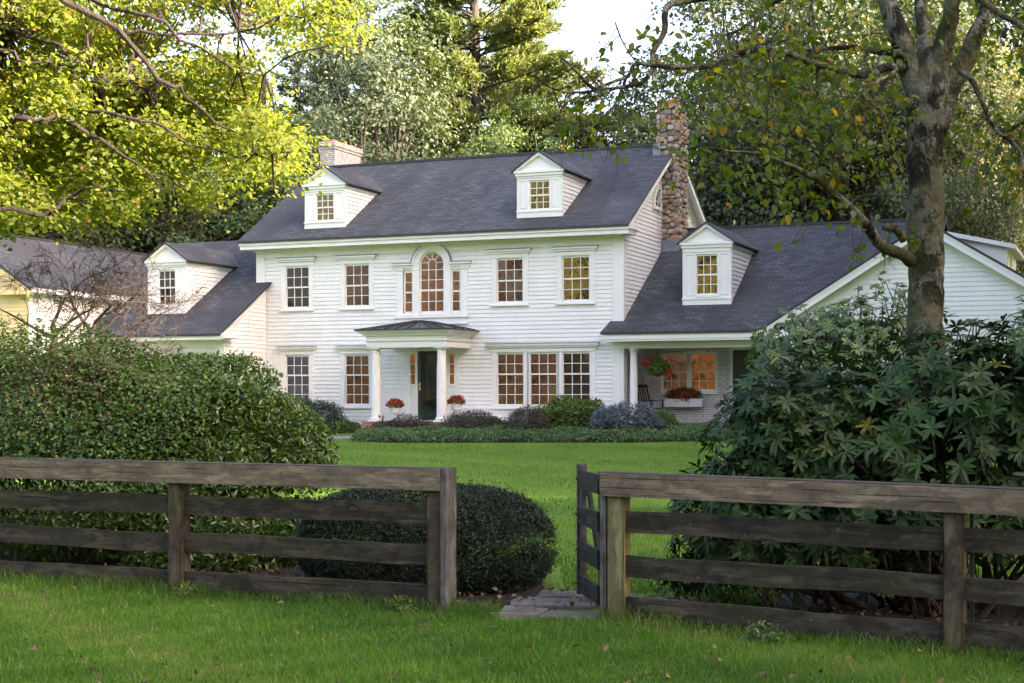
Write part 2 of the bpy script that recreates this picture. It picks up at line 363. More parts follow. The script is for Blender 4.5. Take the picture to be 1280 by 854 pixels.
M['bark'] = bark('dark bark', (.05, .042, .034), (.12, .10, .08), (.015, .013, .011))
M['bark_pale'] = bark('pale branch bark', (.32, .29, .26), (.46, .43, .40), (.12, .10, .09), .3)
M['bark_birch'] = bark('patchy grey bark', (.085, .078, .056), (.29, .28, .235), (.008, .007, .006), .97, 6.5, (.10, .10, .040))
M['twig'] = bark('twig bark', (.035, .028, .024), (.08, .064, .055), (.015, .012, .010), .4, 6)
M['twig_grey'] = bark('grey twig bark', (.07, .055, .05), (.15, .12, .11), (.03, .024, .022), .4, 6)
n = NT('lawn'); v = n.obj(); f1 = n.noise(.35, 5, v); f2 = n.noise(3.5, 6, v, .65); f3 = n.noise(22, 4, n.mapping(v, (1, .55, 1)))
c = n.ramp(f2, [(.3, (.065, .145, .008)), (.52, (.100, .195, .010)), (.75, (.15, .235, .018))])
mow = n.node('ShaderNodeTexWave'); mow.inputs['Scale'].default_value = .22; mow.inputs['Distortion'].default_value = 2.5; mow.inputs['Detail'].default_value = 3; n.t.links.new(n.mapping(v, (1, .35, 1)), mow.inputs[0])
c = n.mix(n.math('MULTIPLY', mow.outputs['Fac'], .35), c, (.14, .22, .028)); f4 = n.noise(1.1, 5, v, .7); c = n.mix(n.ramp(f4, [(.50, g3(0)), (.70, g3(.8))]), c, (.19, .235, .035))
c = n.mix(n.ramp(f1, [(.4, g3(0)), (.7, g3(.55))]), c, (.06, .15, .016)); c = n.mix(n.math('MULTIPLY', f3, .6), c, (.03, .085, .010))
n.bump(n.math('ADD', f3, f2), .9, .05); M['lawn'] = n.set(c, .9, .15)
n = NT('mulch'); f = n.noise(16, 6); f2 = n.noise(60, 3); n.bump(n.math('ADD', f, f2), 1, .04)
M['mulch'] = n.set(n.ramp(f, [(.3, (.012, .009, .007)), (.6, (.035, .026, .02)), (.8, (.08, .06, .045))]), .95)
n = NT('flagstone'); r_ = n.attr(); f = n.noise(3, 6); f2 = n.noise(30, 4)
c = n.mix(n.ramp(f, [(.35, g3(0)), (.65, g3(1))]), n.ramp(r_, [(0, (.12, .105, .088)), (1, (.20, .178, .15))]), (.055, .055, .04)); n.bump(n.math('ADD', f, f2), .5, .01); M['flag'] = n.set(c, .85)

# ---------------------------------------------------------------- ground
xs = np.concatenate([np.linspace(-300, -40, 14), np.linspace(-36, 36, 73), np.linspace(40, 300, 14)])
ys = np.concatenate([np.linspace(-120, 0, 13), np.arange(2, 62, 1.0), np.linspace(64, 400, 30)])
X, Y = np.meshgrid(xs, ys); rg = np.random.default_rng(1)
V = np.stack([X, Y, ground(X, Y)], 2).reshape(-1, 3); nx = len(xs)
I = np.arange(len(ys) - 1)[:, None] * nx + np.arange(nx - 1)[None]
I = I.ravel(); Fq = np.stack([I, I + 1, I + nx + 1, I + nx], 1)
tag(link('lawn', np_mesh('lawn', V, Fq, M['lawn'], smooth=True)), kind='structure')
def strip(name, pts, mat, dz=.006, step=.5):
    """a draped sheet from a closed outline (convex-ish): fan triangulated on a fine grid"""
    P = np.array(pts); x0, y0 = P.min(0); x1, y1 = P.max(0)
    gx = np.arange(x0, x1 + step, step); gy = np.arange(y0, y1 + step, step)
    def inside(x, y):
        c = False; j = len(P) - 1
        for i in range(len(P)):
            if (P[i][1] > y) != (P[j][1] > y) and x < (P[j][0] - P[i][0]) * (y - P[i][1]) / (P[j][1] - P[i][1]) + P[i][0]: c = not c
            j = i
        return c
    mb = MB()
    for a in gx:
        for b in gy:
            if inside(a + step / 2, b + step / 2):
                j = lambda: random.uniform(-.08, .08) * step
                q = [(a, b), (a + step, b), (a + step, b + step), (a, b + step)]
                mb.face([(x, y, gz(x, y) + dz) for x, y in q], 0)
    return tag(mb.build(name, mat), kind='structure')
random.seed(3)
FL0, FL1 = Vector((-.56, 13.0, 0)), Vector((-7.0, 15.9, 0))      # fence line, left section
FR0, FR1 = Vector((.775, 12.43, 0)), Vector((5.34, 10.20, 0))        # right section
strip('planting_bed', [(-7.5, 16.35), (-.9, 13.4), (-.3, 13.2), (.35, 13.3), (.4, 14.2), (.1, 15.6), (-.6, 16), (-2, 18.5), (-7.5, 19)], M['mulch'], .008, .1)
strip('planting_bed', [(1.7, 12.2), (3, 11.25), (6.5, 9.6), (7.5, 12), (7, 15.2), (3.2, 15), (2.0, 13.6)], M['mulch'], .008, .1)
# path of flagstones through the gate, bending right behind the fence
mb = MB(); random.seed(5)
def flag(cx, cy, w_, h_, rot):
    p = []
    for k, (a, b) in enumerate([(-1, -1), (-.1, -1.05), (1, -1), (1.03, 0), (1, 1), (0, 1.04), (-1, 1), (-1.02, .1)]):
        x, y = a * w_ / 2 + random.uniform(-.04, .04), b * h_ / 2 + random.uniform(-.04, .04)
        X_ = cx + x * math.cos(rot) - y * math.sin(rot); Y_ = cy + x * math.sin(rot) + y * math.cos(rot); p.append((X_, Y_))
    r = random.random(); top = [(x, y, gz(x, y) + .035) for x, y in p]; bot = [(x, y, gz(x, y) - .03) for x, y in p]
    mb.face(top, 0, r)
    for i in range(8): mb.face([bot[i], bot[(i + 1) % 8], top[(i + 1) % 8], top[i]], 0, r)
for a in [(.55, 12.62, .58, .42, -.3), (.10, 12.86, .44, .40, -.3), (.38, 13.35, .72, .5, -.2), (.95, 13.5, .5, .55, -.4), (1.5, 13.4, .55, .5, -.45), (1.15, 13.05, .5, .3, -.4), (.55, 13.85, .6, .4, -.1)]: flag(*a)
tag(mb.build('path', M['flag']), kind='structure')

# ---------------------------------------------------------------- the house
house = empty('house', hw(0, 0, 0), -TH, 'large white clapboard house with grey shingle roofs, dormers and two chimneys', 'house')
CL = .13
def clap(mb, p0, t, n, fa, fb, z0, z1, ops=()):
    """lapped boards: point(a,s,out)=p0+t*a+n*out+z ; fa,fb ends as functions of height; ops=(a0,a1,z0,z1)"""
    p0, t, n = Vector(p0), Vector(t), Vector(n); z = z0
    P = lambda a, s, o: p0 + t * a + n * o + Vector((0, 0, s))
    flip = t.cross(Vector((0, 0, 1))).dot(n) < 0
    def quad(a, b, c, d, r): mb.face([a, b, c, d] if not flip else [d, c, b, a], 0, r)
    while z < z1 - 1e-4:
        zt = min(z + CL, z1); r = random.random(); joints = [random.uniform(-12, 12) for _ in range(7)]; r2 = random.random()
        cuts = sorted({z, zt} | {q for o in ops for q in o[2:4] if z < q < zt})
        for s0, s1 in zip(cuts[:-1], cuts[1:]):
            segs = [[fa(s0), fb(s0), fa(s1), fb(s1)]]
            for o in ops:
                if o[2] < (s0 + s1) / 2 < o[3]:
                    new = []
                    for g in segs:
                        if o[0] > g[0] and o[1] < g[1]: new += [[g[0], o[0], g[2], o[0]], [o[1], g[1], o[1], g[3]]]
                        else: new.append(g)
                    segs = new
            e0 = .021 * (z + CL - s0) / CL; e1 = .021 * (z + CL - s1) / CL
            cut = []
            for g in segs:
                a_, b_ = max(g[0], g[2]), min(g[1], g[3])
                js = [j for j in joints if a_ + .3 < j < b_ - .3]
                if js:
                    j = js[0]; cut += [[g[0], j - .002, g[2], j - .002], [j + .002, g[1], j + .002, g[3]]]
                else: cut.append(g)
            for gi, (a0, b0, a1, b1) in enumerate(cut):
                if b0 - a0 < .01: continue
                a1_, b1_ = (a1, b1) if b1 > a1 else ((a1 + b1) / 2,) * 2
                quad(P(a0, s0, e0), P(b0, s0, e0), P(b1_, s1, e1), P(a1_, s1, e1), r if gi % 2 == 0 else r2)
                if s0 == z: quad(P(a0, s0, 0), P(b0, s0, 0), P(b0, s0, e0), P(a0, s0, e0), r)
        z = zt
def const(v): return lambda s: v

def window(uc, d, z0, z1, w_, cols, rows, pm, casing=.2, header=True, sill=True, rz=0, parent=None, split=None, ext=None, name='window'):
    """local frame: x across, y into the wall, z up. rows=(bottom, top)"""
    pr = parent or house
    mb = MB(); h = w_ / 2; cs = casing
    if cs:
        mb.box(-h - cs, -h - .028, -.03, .04, z0 - .09, z1 + .05, 0); mb.box(h + .028, h + cs, -.03, .04, z0 - .09, z1 + .05, 0)
        mb.box(-h - .028, h + .028, -.028, .04, z1 + .03, z1 + .05, 0)
        mb.box(-h - .028, h + .028, -.028, .04, z0 - .09, z0 - .03, 0)
    # sash frames
    zm = split if split is not None else z0 + (z1 - z0) * rows[0] / (rows[0] + rows[1])
    for k, (a, b, rr, y) in enumerate(((z0, zm, rows[0], .045), (zm, z1, rows[1], .02))):
        fr = .028
        mb.box(-h - fr, -h + .012, y - .005, y + .03, a - fr, b + (fr if k else .0), 0); mb.box(h - .012, h + fr, y - .005, y + .03, a - fr, b + (fr if k else .0), 0)
        mb.box(-h + .012, h - .012, y - .004, y + .03, a - fr, a + .02, 0); mb.box(-h + .012, h - .012, y - .004, y + .03, b - .022, b + (fr if k else .014), 0)
        for c in range(1, cols): mb.box(-h + w_ * c / cols - .011, -h + w_ * c / cols + .011, y, y + .02, a + .02, b - .022, 0)
        for q in range(1, rr): mb.box(-h + .012, h - .012, y + .002, y + .019, a + (b - a) * q / rr - .011, a + (b - a) * q / rr + .011, 0)
    o = mb.build(name, M['trim'], pr, (uc, d, 0), rz)
    pb = MB()
    for k, (a, b, rr, y) in enumerate(((z0, zm, rows[0], .06), (zm, z1, rows[1], .035))):
        for c in range(cols):
            for q in range(rr):
                tx, tz = random.gauss(0, .0012), random.gauss(0, .0008)
                x0, x1 = -h + w_ * c / cols, -h + w_ * (c + 1) / cols; s0, s1 = a + (b - a) * q / rr, a + (b - a) * (q + 1) / rr
                pb.face([(x0, y - tx - tz, s0), (x1, y + tx - tz, s0), (x1, y + tx + tz, s1), (x0, y - tx + tz, s1)], 0)
    pb.build('pane', pm, o)
    e = ext if ext is not None else (-h - cs, h + cs)
    if header:
        hb = MB(); zt = z1 + .05
        hb.box(e[0], e[1], -.045, .03, zt, zt + .13, 0); hb.box(e[0] - .06, e[1] + .06, -.10, .03, zt + .13, zt + .19, 0)
        hb.box(e[0] - .10, e[1] + .10, -.15, .03, zt + .19, zt + .25, 0); hb.box(e[0] - .12, e[1] + .12, -.17, .03, zt + .25, zt + .268, 1)
        hb.build('cornice', [M['trim'], M['lead']], o)
    if sill:
        sb = MB(); sb.box(e[0] - .02, e[1] + .02, -.09, .03, z0 - .135, z0 - .09, 0); sb.build('sill', M['trim'], o)
    return o

random.seed(11)
# main block ---------------------------------------------------------------
UL, UR, DB = -6.45, 6.37, 9.45
mE, zE, dE = .60, 6.93, -.55           # front roof plane
ridge_d, ridge_z = 4.7, 6.93 + .6 * 5.25
ops = [(-5.36, -4.48, 4.66, 6.06), (-3.13, -2.25, 4.66, 6.06), (2.24, 3.12, 4.66, 6.06), (4.42, 5.30, 4.66, 6.06),
       (-5.36, -4.48, 1.46, 3.13), (-3.13, -2.25, 1.46, 3.13), (2.24, 3.14, 1.46, 3.13), (3.34, 4.24, 1.46, 3.13), (4.42, 5.32, 1.46, 3.13),
       (-.80, .80, 1.0, 3.25), (-1.02, 1.02, 4.42, 5.78), (-.46, .46, 4.42, 6.38)]
mb = MB(); clap(mb, (0, 0, 0), (1, 0, 0), (0, -1, 0), const(UL), const(UR), .85, 6.5, ops)
mb.box(UL, UR, .20, .26, .5, 6.5, 0)      # inner sheathing keeps the openings dark
def rk(sl, off=.12): return
def gable_a(s): return max(0, (s - (6.93 + .6 * .55 - .12)) / .6) if s > 6.9 else 0
clap(mb, (UR, 0, 0), (0, 1, 0), (1, 0, 0), gable_a, lambda s: 2 * ridge_d - gable_a(s) , .9, 9.95)
clap(mb, (UL, 0, 0), (0, 1, 0), (-1, 0, 0), gable_a, lambda s: 2 * ridge_d - gable_a(s), .9, 9.95)
mb.box(UL, UR, 9.4, 9.5, .7, 6.6, 0)
mb.build('wall', M['clap'], house)
mb = MB(); mb.box(UL + .02, UR - .02, .03, 9.3, .3, .86, 0); mb.build('foundation', M['found'], house)
# corner boards, frieze, eave
cb = MB()
cb.box(UL - .03, UL + .30, -.045, .0, .85, 6.36, 0); cb.box(UL - .03, UL, 0.002, .25, .85, 6.36, 0)
cb.build('corner_board', M['trim'], house); cb = MB()
cb.box(6.05, UR + .03, -.045, .0, .85, 6.36, 0); cb.box(UR, UR + .03, 0.002, .22, 3.2, 6.36, 0)
cb.build('corner_board', M['trim'], house)
ev = MB()
ev.box(UL - .03, UR + .03, -.055, .0, 6.36, 6.62, 0)
ev.box(UL - .06, UR + .06, -.12, -.055, 6.54, 6.62, 0)
ev.box(-6.78, 6.70, -.50, 0.3, 6.62, 6.66, 1)
ev.box(-6.80, 6.72, -.53, -.50, 6.61, 6.74, 0); ev.box(-6.82, 6.74, -.575, -.50, 6.74, 6.885, 0)
ev.box(UR + .002, UR + .34, -.52, .30, 6.665, 6.76, 0); ev.box(UR + .002, UR + .40, -.56, .36, 6.76, 6.86, 0)
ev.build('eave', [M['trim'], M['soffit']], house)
def slab(mb, a, b, c, d, th=.07, m=0, me=1):
    """roof slab from four corners (eave a->b, ridge c->d), thickness down"""
    t = Vector((0, 0, -th)); p = [Vector(q) for q in (a, b, c, d)]
    mb.face(p, m)
    q = [x + t for x in p]; mb.face(list(reversed(q)), me)
    for i in range(4):
        j = (i + 1) % 4; mb.face([q[i], q[j], p[j], p[i]], me)
rf = MB()
slab(rf, (-6.86, -.62, zE - .042), (6.74, -.62, zE - .042), (6.74, ridge_d, ridge_z), (-6.86, ridge_d, ridge_z))
slab(rf, (6.74, 10.02, zE - .042), (-6.86, 10.02, zE - .042), (-6.86, ridge_d, ridge_z), (6.74, ridge_d, ridge_z))
rf.box(-6.87, 6.75, ridge_d - .12, ridge_d + .12, ridge_z - .05, ridge_z + .035, 1)
roof = rf.build('roof', [M['roof'], M['edge']], house)
for u0, u1 in ((UR + .002, UR + .30), (-6.78, UL - .002)):
    rake = MB()
    for sgn in (-1, 1):
        e = (ridge_d + sgn * (ridge_d + .5)); 
        for du0, du1, o0, o1 in ((u0, u1, .30, .10), ):
            zr = ridge_z - .075; ze = ridge_z - .6 * abs(e - ridge_d) - .075
            face_u = (u0, u0 + .05) if u0 > 0 else (u1 - .05, u1)
            p = [(face_u[0], e, ze - .30), (face_u[1], e, ze - .30), (face_u[1], ridge_d, zr - .30), (face_u[0], ridge_d, zr - .30)]
            q = [(x, y, z + .29) for x, y, z in p]; rake.hexa(p + q, 0)
            ou = (u1 - .05, u1 + .05) if u0 > 0 else (u0 - .05, u0 + .05)
            p = [(ou[0], e, ze - .17), (ou[1], e, ze - .17), (ou[1], ridge_d, zr - .17), (ou[0], ridge_d, zr - .17)]
            q = [(x, y, z + .17) for x, y, z in p]; rake.hexa(p + q, 0)
            p = [(min(face_u[1], ou[0]), e, ze - .05), (max(face_u[0], ou[1]) if u0 < 0 else ou[0], e, ze - .05), (max(face_u[0], ou[1]) if u0 < 0 else ou[0], ridge_d, zr - .05), (min(face_u[1], ou[0]), ridge_d, zr - .05)]
            if u0 > 0: q = [(x, y, z + .045) for x, y, z in p]; rake.hexa(p + q, 0)
    rake.build('rake_board', M['trim'], house)
# second-floor and ground-floor windows
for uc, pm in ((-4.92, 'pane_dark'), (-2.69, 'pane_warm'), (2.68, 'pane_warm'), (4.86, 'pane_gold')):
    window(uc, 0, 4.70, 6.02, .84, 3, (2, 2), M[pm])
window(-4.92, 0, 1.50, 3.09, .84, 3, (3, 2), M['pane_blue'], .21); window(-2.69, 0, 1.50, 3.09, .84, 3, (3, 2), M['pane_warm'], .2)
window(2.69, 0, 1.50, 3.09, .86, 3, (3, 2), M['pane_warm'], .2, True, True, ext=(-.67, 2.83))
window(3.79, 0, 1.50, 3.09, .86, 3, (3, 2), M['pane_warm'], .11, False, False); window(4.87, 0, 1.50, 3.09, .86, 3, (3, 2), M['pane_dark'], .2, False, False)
# Palladian window
pal = MB()
def ring(mb, r0, r1, y0, y1, zc, n=20, a0=0, a1=math.pi, m=0, cx=0):
    for i in range(n):
        t0, t1 = a0 + (a1 - a0) * i / n, a0 + (a1 - a0) * (i + 1) / n
        P = lambda r, t, y: (cx + r * math.cos(t), y, zc + r * math.sin(t))
        mb.hexa([P(r1, t0, y0), P(r1, t1, y0), P(r1, t1, y1), P(r1, t0, y1), P(r0, t0, y0), P(r0, t1, y0), P(r0, t1, y1), P(r0, t0, y1)], m)
ZS = 5.93                              # spring line
pal.box(-1.24, -1.03, -.035, .04, 4.33, 5.86, 0); pal.box(1.03, 1.24, -.035, .04, 4.33, 5.86, 0)
pal.box(-.67, -.44, -.05, .04, 4.33, 5.95, 0); pal.box(.44, .67, -.05, .04, 4.33, 5.95, 0)
for x in (-1.24, -.67, .44, 1.03): pal.box(x - .02, x + (.23 if abs(x) < 1 else .23), -.065, -.0, 5.78, 5.84, 0); pal.box(x - .02, x + .23, -.06, 0, 4.33, 4.42, 0)
ring(pal, .44, .62, -.05, .04, ZS); ring(pal, .62, .69, -.09, .03, ZS); ring(pal, .69, .715, -.11, .03, ZS, m=1)
for s in (-1, 1):
    x0, x1 = (.69, 1.34) if s > 0 else (-1.34, -.69)
    pal.box(x0, x1, -.07, .03, 5.86, 5.94, 0); pal.box(x0 - (.0 if s > 0 else .04), x1 + (.04 if s > 0 else 0), -.13, .03, 5.94, 6.0, 0); pal.box(x0 - (.0 if s > 0 else .06), x1 + (.06 if s > 0 else 0), -.15, .03, 6.0, 6.015, 1)
    a, b = (.70, .97) if s > 0 else (-.97, -.70)     # side light frame
    pal.box(a - .03, a + .015, .02, .05, 4.44, 5.76, 0); pal.box(b - .015, b + .03, .02, .05, 4.44, 5.76, 0); pal.box(a, b, .02, .05, 5.71, 5.8, 0); pal.box(a, b, .02, .05, 4.40, 4.47, 0)
    for z in (5.08, ): pal.box(a + .015, b - .015, .015, .05, z - .025, z + .025, 0)
    for z in (4.76, 5.4): pal.box(a + .015, b - .015, .022, .045, z - .01, z + .01, 0)
pal.box(-1.30, 1.30, -.10, .03, 4.25, 4.33, 0); pal.box(-1.24, 1.24, -.05, .03, 4.08, 4.25, 0); pal.box(-1.28, 1.28, -.08, .03, 4.04, 4.08, 0)
pal.box(-.44, -.39, .015, .05, 4.42, ZS, 0); pal.box(.39, .44, .015, .05, 4.42, ZS, 0); ring(pal, .39, .44, .015, .05, ZS)
pal.box(-.44, .44, .015, .05, 4.38, 4.47, 0); pal.box(-.39, .39, .01, .05, 5.10, 5.16, 0)
for z in (4.78, 5.46, 5.78): pal.box(-.39, .39, .02, .045, z - .011, z + .011, 0)
for x in (-.13, .13): pal.box(x - .011, x + .011, .022, .047, 4.47, 5.98, 0)
ring(pal, .125, .148, .02, .045, 5.98, 12)
for a in (52, 90, 128, 12, 168):
    t = R(a); pal.bar((math.cos(t) * .14, .033, 5.98 + math.sin(t) * .14), (math.cos(t) * .41, .033, ZS + math.sin(t) * .41), .02, .022, 0, (0, 1, 0))
po = pal.build('arched_window', [M['trim'], M['lead']], house, (0, 0, 0))
pp = MB(); pp.face([(-.42, .06, 4.42), (.42, .06, 4.42), (.42, .06, 5.13), (-.42, .06, 5.13)], 0)
pp.face([(-.42, .05, 5.13), (.42, .05, 5.13)] + [(.42 * math.cos(t), .05, ZS + .42 * math.sin(t)) for t in np.linspace(0, math.pi, 24)], 0)
for a, b in ((-.97, -.70), (.70, .97)): pp.face([(a, .055, 4.44), (b, .055, 4.44), (b, .055, 5.76), (a, .055, 5.76)], 0)
pp.build('pane', M['pane_orange'], po)
# entrance: door, sidelights, surround
dr = MB(); dr.box(-.5, .5, .03, .09, 1.02, 3.2, 0); dr.box(-.40, .40, .018, .03, 1.02, 1.35, 0); dr.box(-.5, -.4, .018, .03, 1.02, 3.2, 0); dr.box(.4, .5, .018, .03, 1.02, 3.2, 0); dr.box(-.4, .4, .018, .03, 3.08, 3.2, 0)
door = dr.build('front_door', M['door'], house)
q = MB(); q.face([(-.4, .026, 1.35), (.4, .026, 1.35), (.4, .026, 3.08), (-.4, .026, 3.08)], 0); q.build('door_glass', M['doorglass'], door)
q = MB(); q.tube([(-.43, .02, 2.12), (-.43, -.05, 2.12)], [.03, .035], 10); q.box(-.455, -.405, .005, .018, 1.95, 2.2, 0); q.build('handle', M['brass'], door)
sr = MB()
sr.box(-.92, -.76, -.04, .04, .98, 3.30, 0); sr.box(.79, .95, -.04, .04, .98, 3.30, 0); sr.box(-.58, -.50, -.03, .06, .98, 3.2, 0); sr.box(.50, .60, -.03, .06, .98, 3.2, 0)
sr.box(-.76, .79, -.04, .05, 3.2, 3.34, 0)
for a, b in ((-.76, -.58), (.60, .79)):
    sr.box(a, b, -.01, .05, .98, 2.10, 0); sr.box(a, b, -.03, .05, 2.08, 2.15, 0); sr.box(a, b, -.01, .05, 3.10, 3.2, 0)
    for z in (2.46, 2.78): sr.box(a, b, .0, .03, z - .012, z + .012, 0)
    sr.box(a, a + .02, -.0, .03, 2.15, 3.1, 0); sr.box(b - .02, b, -.0, .03, 2.15, 3.1, 0)
sro = sr.build('door_surround', M['trim'], house)
for a, b in ((-.76, -.58), (.60, .79)):
    q = MB(); q.face([(a, .035, 2.15), (b, .035, 2.15), (b, .035, 3.1), (a, .035, 3.1)], 0); q.build('sidelight_pane', M['pane_orange'], sro)
# portico
for uc in (-1.12, 1.12):
    q = MB(); c = (uc, -1.66)
    q.box(uc - .2, uc + .2, -1.86, -1.46, .985, 1.04, 0)
    q.lathe([(.19, 1.04), (.2, 1.07), (.19, 1.10), (.16, 1.12), (.155, 1.16), (.152, 1.9), (.145, 2.6), (.128, 3.12), (.14, 3.125), (.14, 3.14), (.125, 3.15), (.125, 3.18), (.165, 3.21), (.17, 3.225)], c, 24)
    q.box(uc - .18, uc + .18, -1.84, -1.48, 3.225, 3.262, 0); q.build('column', M['trim'], house)
q = MB()
q.box(-1.36, 1.36, -1.86, -.01, 3.262, 3.46, 0); q.box(-1.40, 1.40, -1.90, -.01, 3.46, 3.49, 0); q.box(-1.37, 1.37, -1.87, -.01, 3.49, 3.63, 0)
q.box(-1.45, 1.45, -1.95, -.01, 3.63, 3.69, 0); q.box(-1.52, 1.52, -2.02, -.01, 3.69, 3.75, 0); q.box(-1.60, 1.60, -2.10, -.01, 3.75, 3.785, 0)
q.build('entablature', M['trim'], house)
q = MB(); e = [(-1.65, -2.15, 3.787), (1.65, -2.15, 3.787), (1.65, -.02, 3.787), (-1.65, -.02, 3.787)]; ap0, ap1 = (-.12, -.95, 4.10), (.12, -.02, 4.12); ap2 = (-.12, -.02, 4.12); ap3 = (.12, -.95, 4.10)
b4 = [(x, y, z + .035) for x, y, z in e]
q.hexa(e + b4, 1); b4 = [(x, y, z + .002) for x, y, z in b4]
q.face([b4[0], b4[1], ap3, ap0], 0); q.face([b4[1], b4[2], ap1, ap3], 0); q.face([b4[3], b4[0], ap0, ap2], 0); q.face([ap0, ap3, ap1, ap2], 0)
for k in np.linspace(-1.4, 1.4, 8):
    t = .12 * k / 1.4; q.bar((k, -2.14, 3.836), (t, -.95, 4.12), .03, .035, 1)
for y in (-1.7, -1.2, -.7, -.3):
    for s in (-1, 1):
        tt = min(1, max(0, (y + 2.15) / 1.2)); q.bar((s * 1.64, y, 3.836), (s * .14, max(y * .6, -.95), 4.12), .03, .035, 1)
q.build('portico_roof', [M['portico_roof'], M['edge']], house)
q = MB(); q.box(-1.42, 1.42, -1.95, -.0, .40, .925, 0); q.box(-1.46, -1.02, -2.02, -1.955, .40, .925, 0); q.build('porch_base', M['brick_red'], house)
q = MB(); q.box(-1.46, 1.46, -1.99, -.01, .93, .985, 0)
q.build('porch_floor', M['brownstone'], house)
q = MB()
for k, (zz, yy) in enumerate(((.80, -2.32), (.655, -2.66), (.53, -3.0))): q.box(-1.0, 1.3, yy, -1.96, zz - .05, zz, 0); q.box(-.98, 1.28, yy + .035, -1.96, zz - .16, zz - .05, 0)
q.box(-1.22, -1.01, -2.75, -1.96, .3, .74, 1); q.box(-1.22, -1.01, -2.3, -1.96, .742, .9, 1)
q.build('step', [M['brownstone'], M['brick_red']], house)
q = MB(); clap(q, (0, -1.0, 0), (1, 0, 0), (0, -1, 0), const(1.44), const(2.4), .6, 1.0, ()); q.box(1.42, 2.42, -1.03, -.0, 1.0, 1.12, 0); q.build('bulkhead', M['trim'], house)

# dormers --------------------------------------------------------------
def dormer(uc, d, zb, hb, wz0, wz1, slope, pm, flat=False):
    D = empty('dormer', (uc, d, zb), 0, parent=house)
    W = .73; ze = zb * 0 + hb; m = MB()
    L = (hb + .2) / slope
    # front face boards with a hole for the window
    a, b = wz0 - zb, wz1 - zb; ww = .335
    m.box(-W, -ww, 0, .06, 0, ze, 0); m.box(ww, W, 0, .06, 0, ze, 0); m.box(-ww, ww, 0, .06, b + .02, ze, 0); m.box(-ww, ww, 0, .06, 0, a - .02, 0)
    m.box(-W - .03, W + .03, -.05, 0, .17, .22, 0); m.box(-W - .02, W + .02, -.025, 0, 0, .17, 0)
    for s in (-1, 1):
        x0, x1 = (ww + .1, W - .1) if s > 0 else (-W + .1, -ww - .1)
        m.box(x0 - .03, x0, -.022, 0, .30, b + .05, 0); m.box(x1, x1 + .03, -.022, 0, .30, b + .05, 0); m.box(x0, x1, -.022, 0, b + .02, b + .05, 0); m.box(x0, x1, -.022, 0, .30, .33, 0)
    m.box(-W - .02, W + .02, -.03, 0, b + .10, ze, 0); m.box(-W - .06, W + .06, -.07, 0.02, ze, ze + .09, 0); m.box(-W - .1, W + .1, -.11, .02, ze + .09, ze + .16, 0)
    # pediment
    zp = ze + .162; top = ze + .76
    m.face([(-W - .06, .0, zp), (W + .06, .0, zp), (0, .0, top - .04)], 0)
    for s in (-1, 1):
        p = [(s * (W + .12), -.10, zp), (s * (W + .12), .04, zp), (0, .04, top - .03), (0, -.10, top - .03)]; q = [(x, y, z - (.11 if k > 1 else .0) + (.0)) for k, (x, y, z) in enumerate(p)]
        lo = [(s * (W - .02), -.10, zp + .001), (s * (W - .02), .04, zp + .001), (0, .04, top - .14), (0, -.10, top - .14)]
        hi = [(s * (W + .14), -.10, zp + .001), (s * (W + .14), .04, zp + .001), (0, .04, top - .03), (0, -.10, top - .03)]
        m.hexa(lo + hi if s > 0 else [lo[1], lo[0], lo[3], lo[2]] + [hi[1], hi[0], hi[3], hi[2]], 0)
    wl = MB()
    for s in (-1, 1):
        clap(wl, (s * W, 0, 0), (0, 1, 0), (s, 0, 0), const(.062), const(L + .3), -.0, ze, ())
        m.box(min(s * W, s * (W + .02)), max(s * W, s * (W + .02)), -.01, .09, .0, ze, 0)
        m.box(min(s * W, s * (W + .05)), max(s * W, s * (W + .05)), .02, L + .2, ze - .0, ze + .10, 0)
    m.build('dormer_front', M['trim'], D); wl.build('dormer_cheek', M['clap'], D)
    rfm = MB(); Lr = (ze + .8) / slope + .35
    for s in (-1, 1):
        e0, e1 = (s * (W + .17), -.15, zp - .01), (s * (W + .17), Lr, zp - .01); r0, r1 = (0, -.15, top + .015), (0, Lr, top + .015)
        if s > 0: slab(rfm, e0, e1, r1, r0, .05)
        else: slab(rfm, e1, e0, r0, r1, .05)
    rfm.build('dormer_roof', [M['roof_swap'], M['edge']], D)
    window(0, .0, a, b, .63, 3, (2, 2), M[pm], .085, False, False, parent=D)
    return D
dormer(-3.90, .02, 7.27, 1.29, 7.53, 8.38, .6, 'pane_gold')
dormer(3.66, .02, 7.28, 1.29, 7.54, 8.40, .6, 'pane_gold')
# chimneys (they stand on the roof)
q = MB(); bx_ = (-6.78, -6.22)
q.box(-6.80, -6.20, 4.75, 6.75, 9.0, 10.75, 0); q.box(-6.83, -6.17, 4.72, 6.78, 10.75, 10.85, 0); q.box(-6.86, -6.14, 4.69, 6.81, 10.85, 11.02, 0)
ch = q.build('brick_chimney', M['brick_wash'], roof)
q = MB()
for y in (5.1, 5.75, 6.4): q.box(-6.66, -6.34, y - .2, y + .2, 11.0, 11.12, 0)
q.build('chimney_flue', M['terracotta'], ch)
q = MB(); c0, c1, e0, e1 = UR - .05, UR + .56, 3.98, 5.15
q.box(c0, c1 - .06, e0 + .06, e1 - .06, 3.0, 11.0, 1)
q.box(c0 - .08, c1 - .1, e0 + .07, e1 - .07, 9.0, 11.0, 1)
rng = np.random.default_rng(7)
import bmesh
ib = bmesh.new(); bmesh.ops.create_icosphere(ib, subdivisions=2, radius=1); iv = np.array([v.co[:] for v in ib.verts]); ifc = [[v.index for v in f.verts] for f in ib.faces]; ib.free()
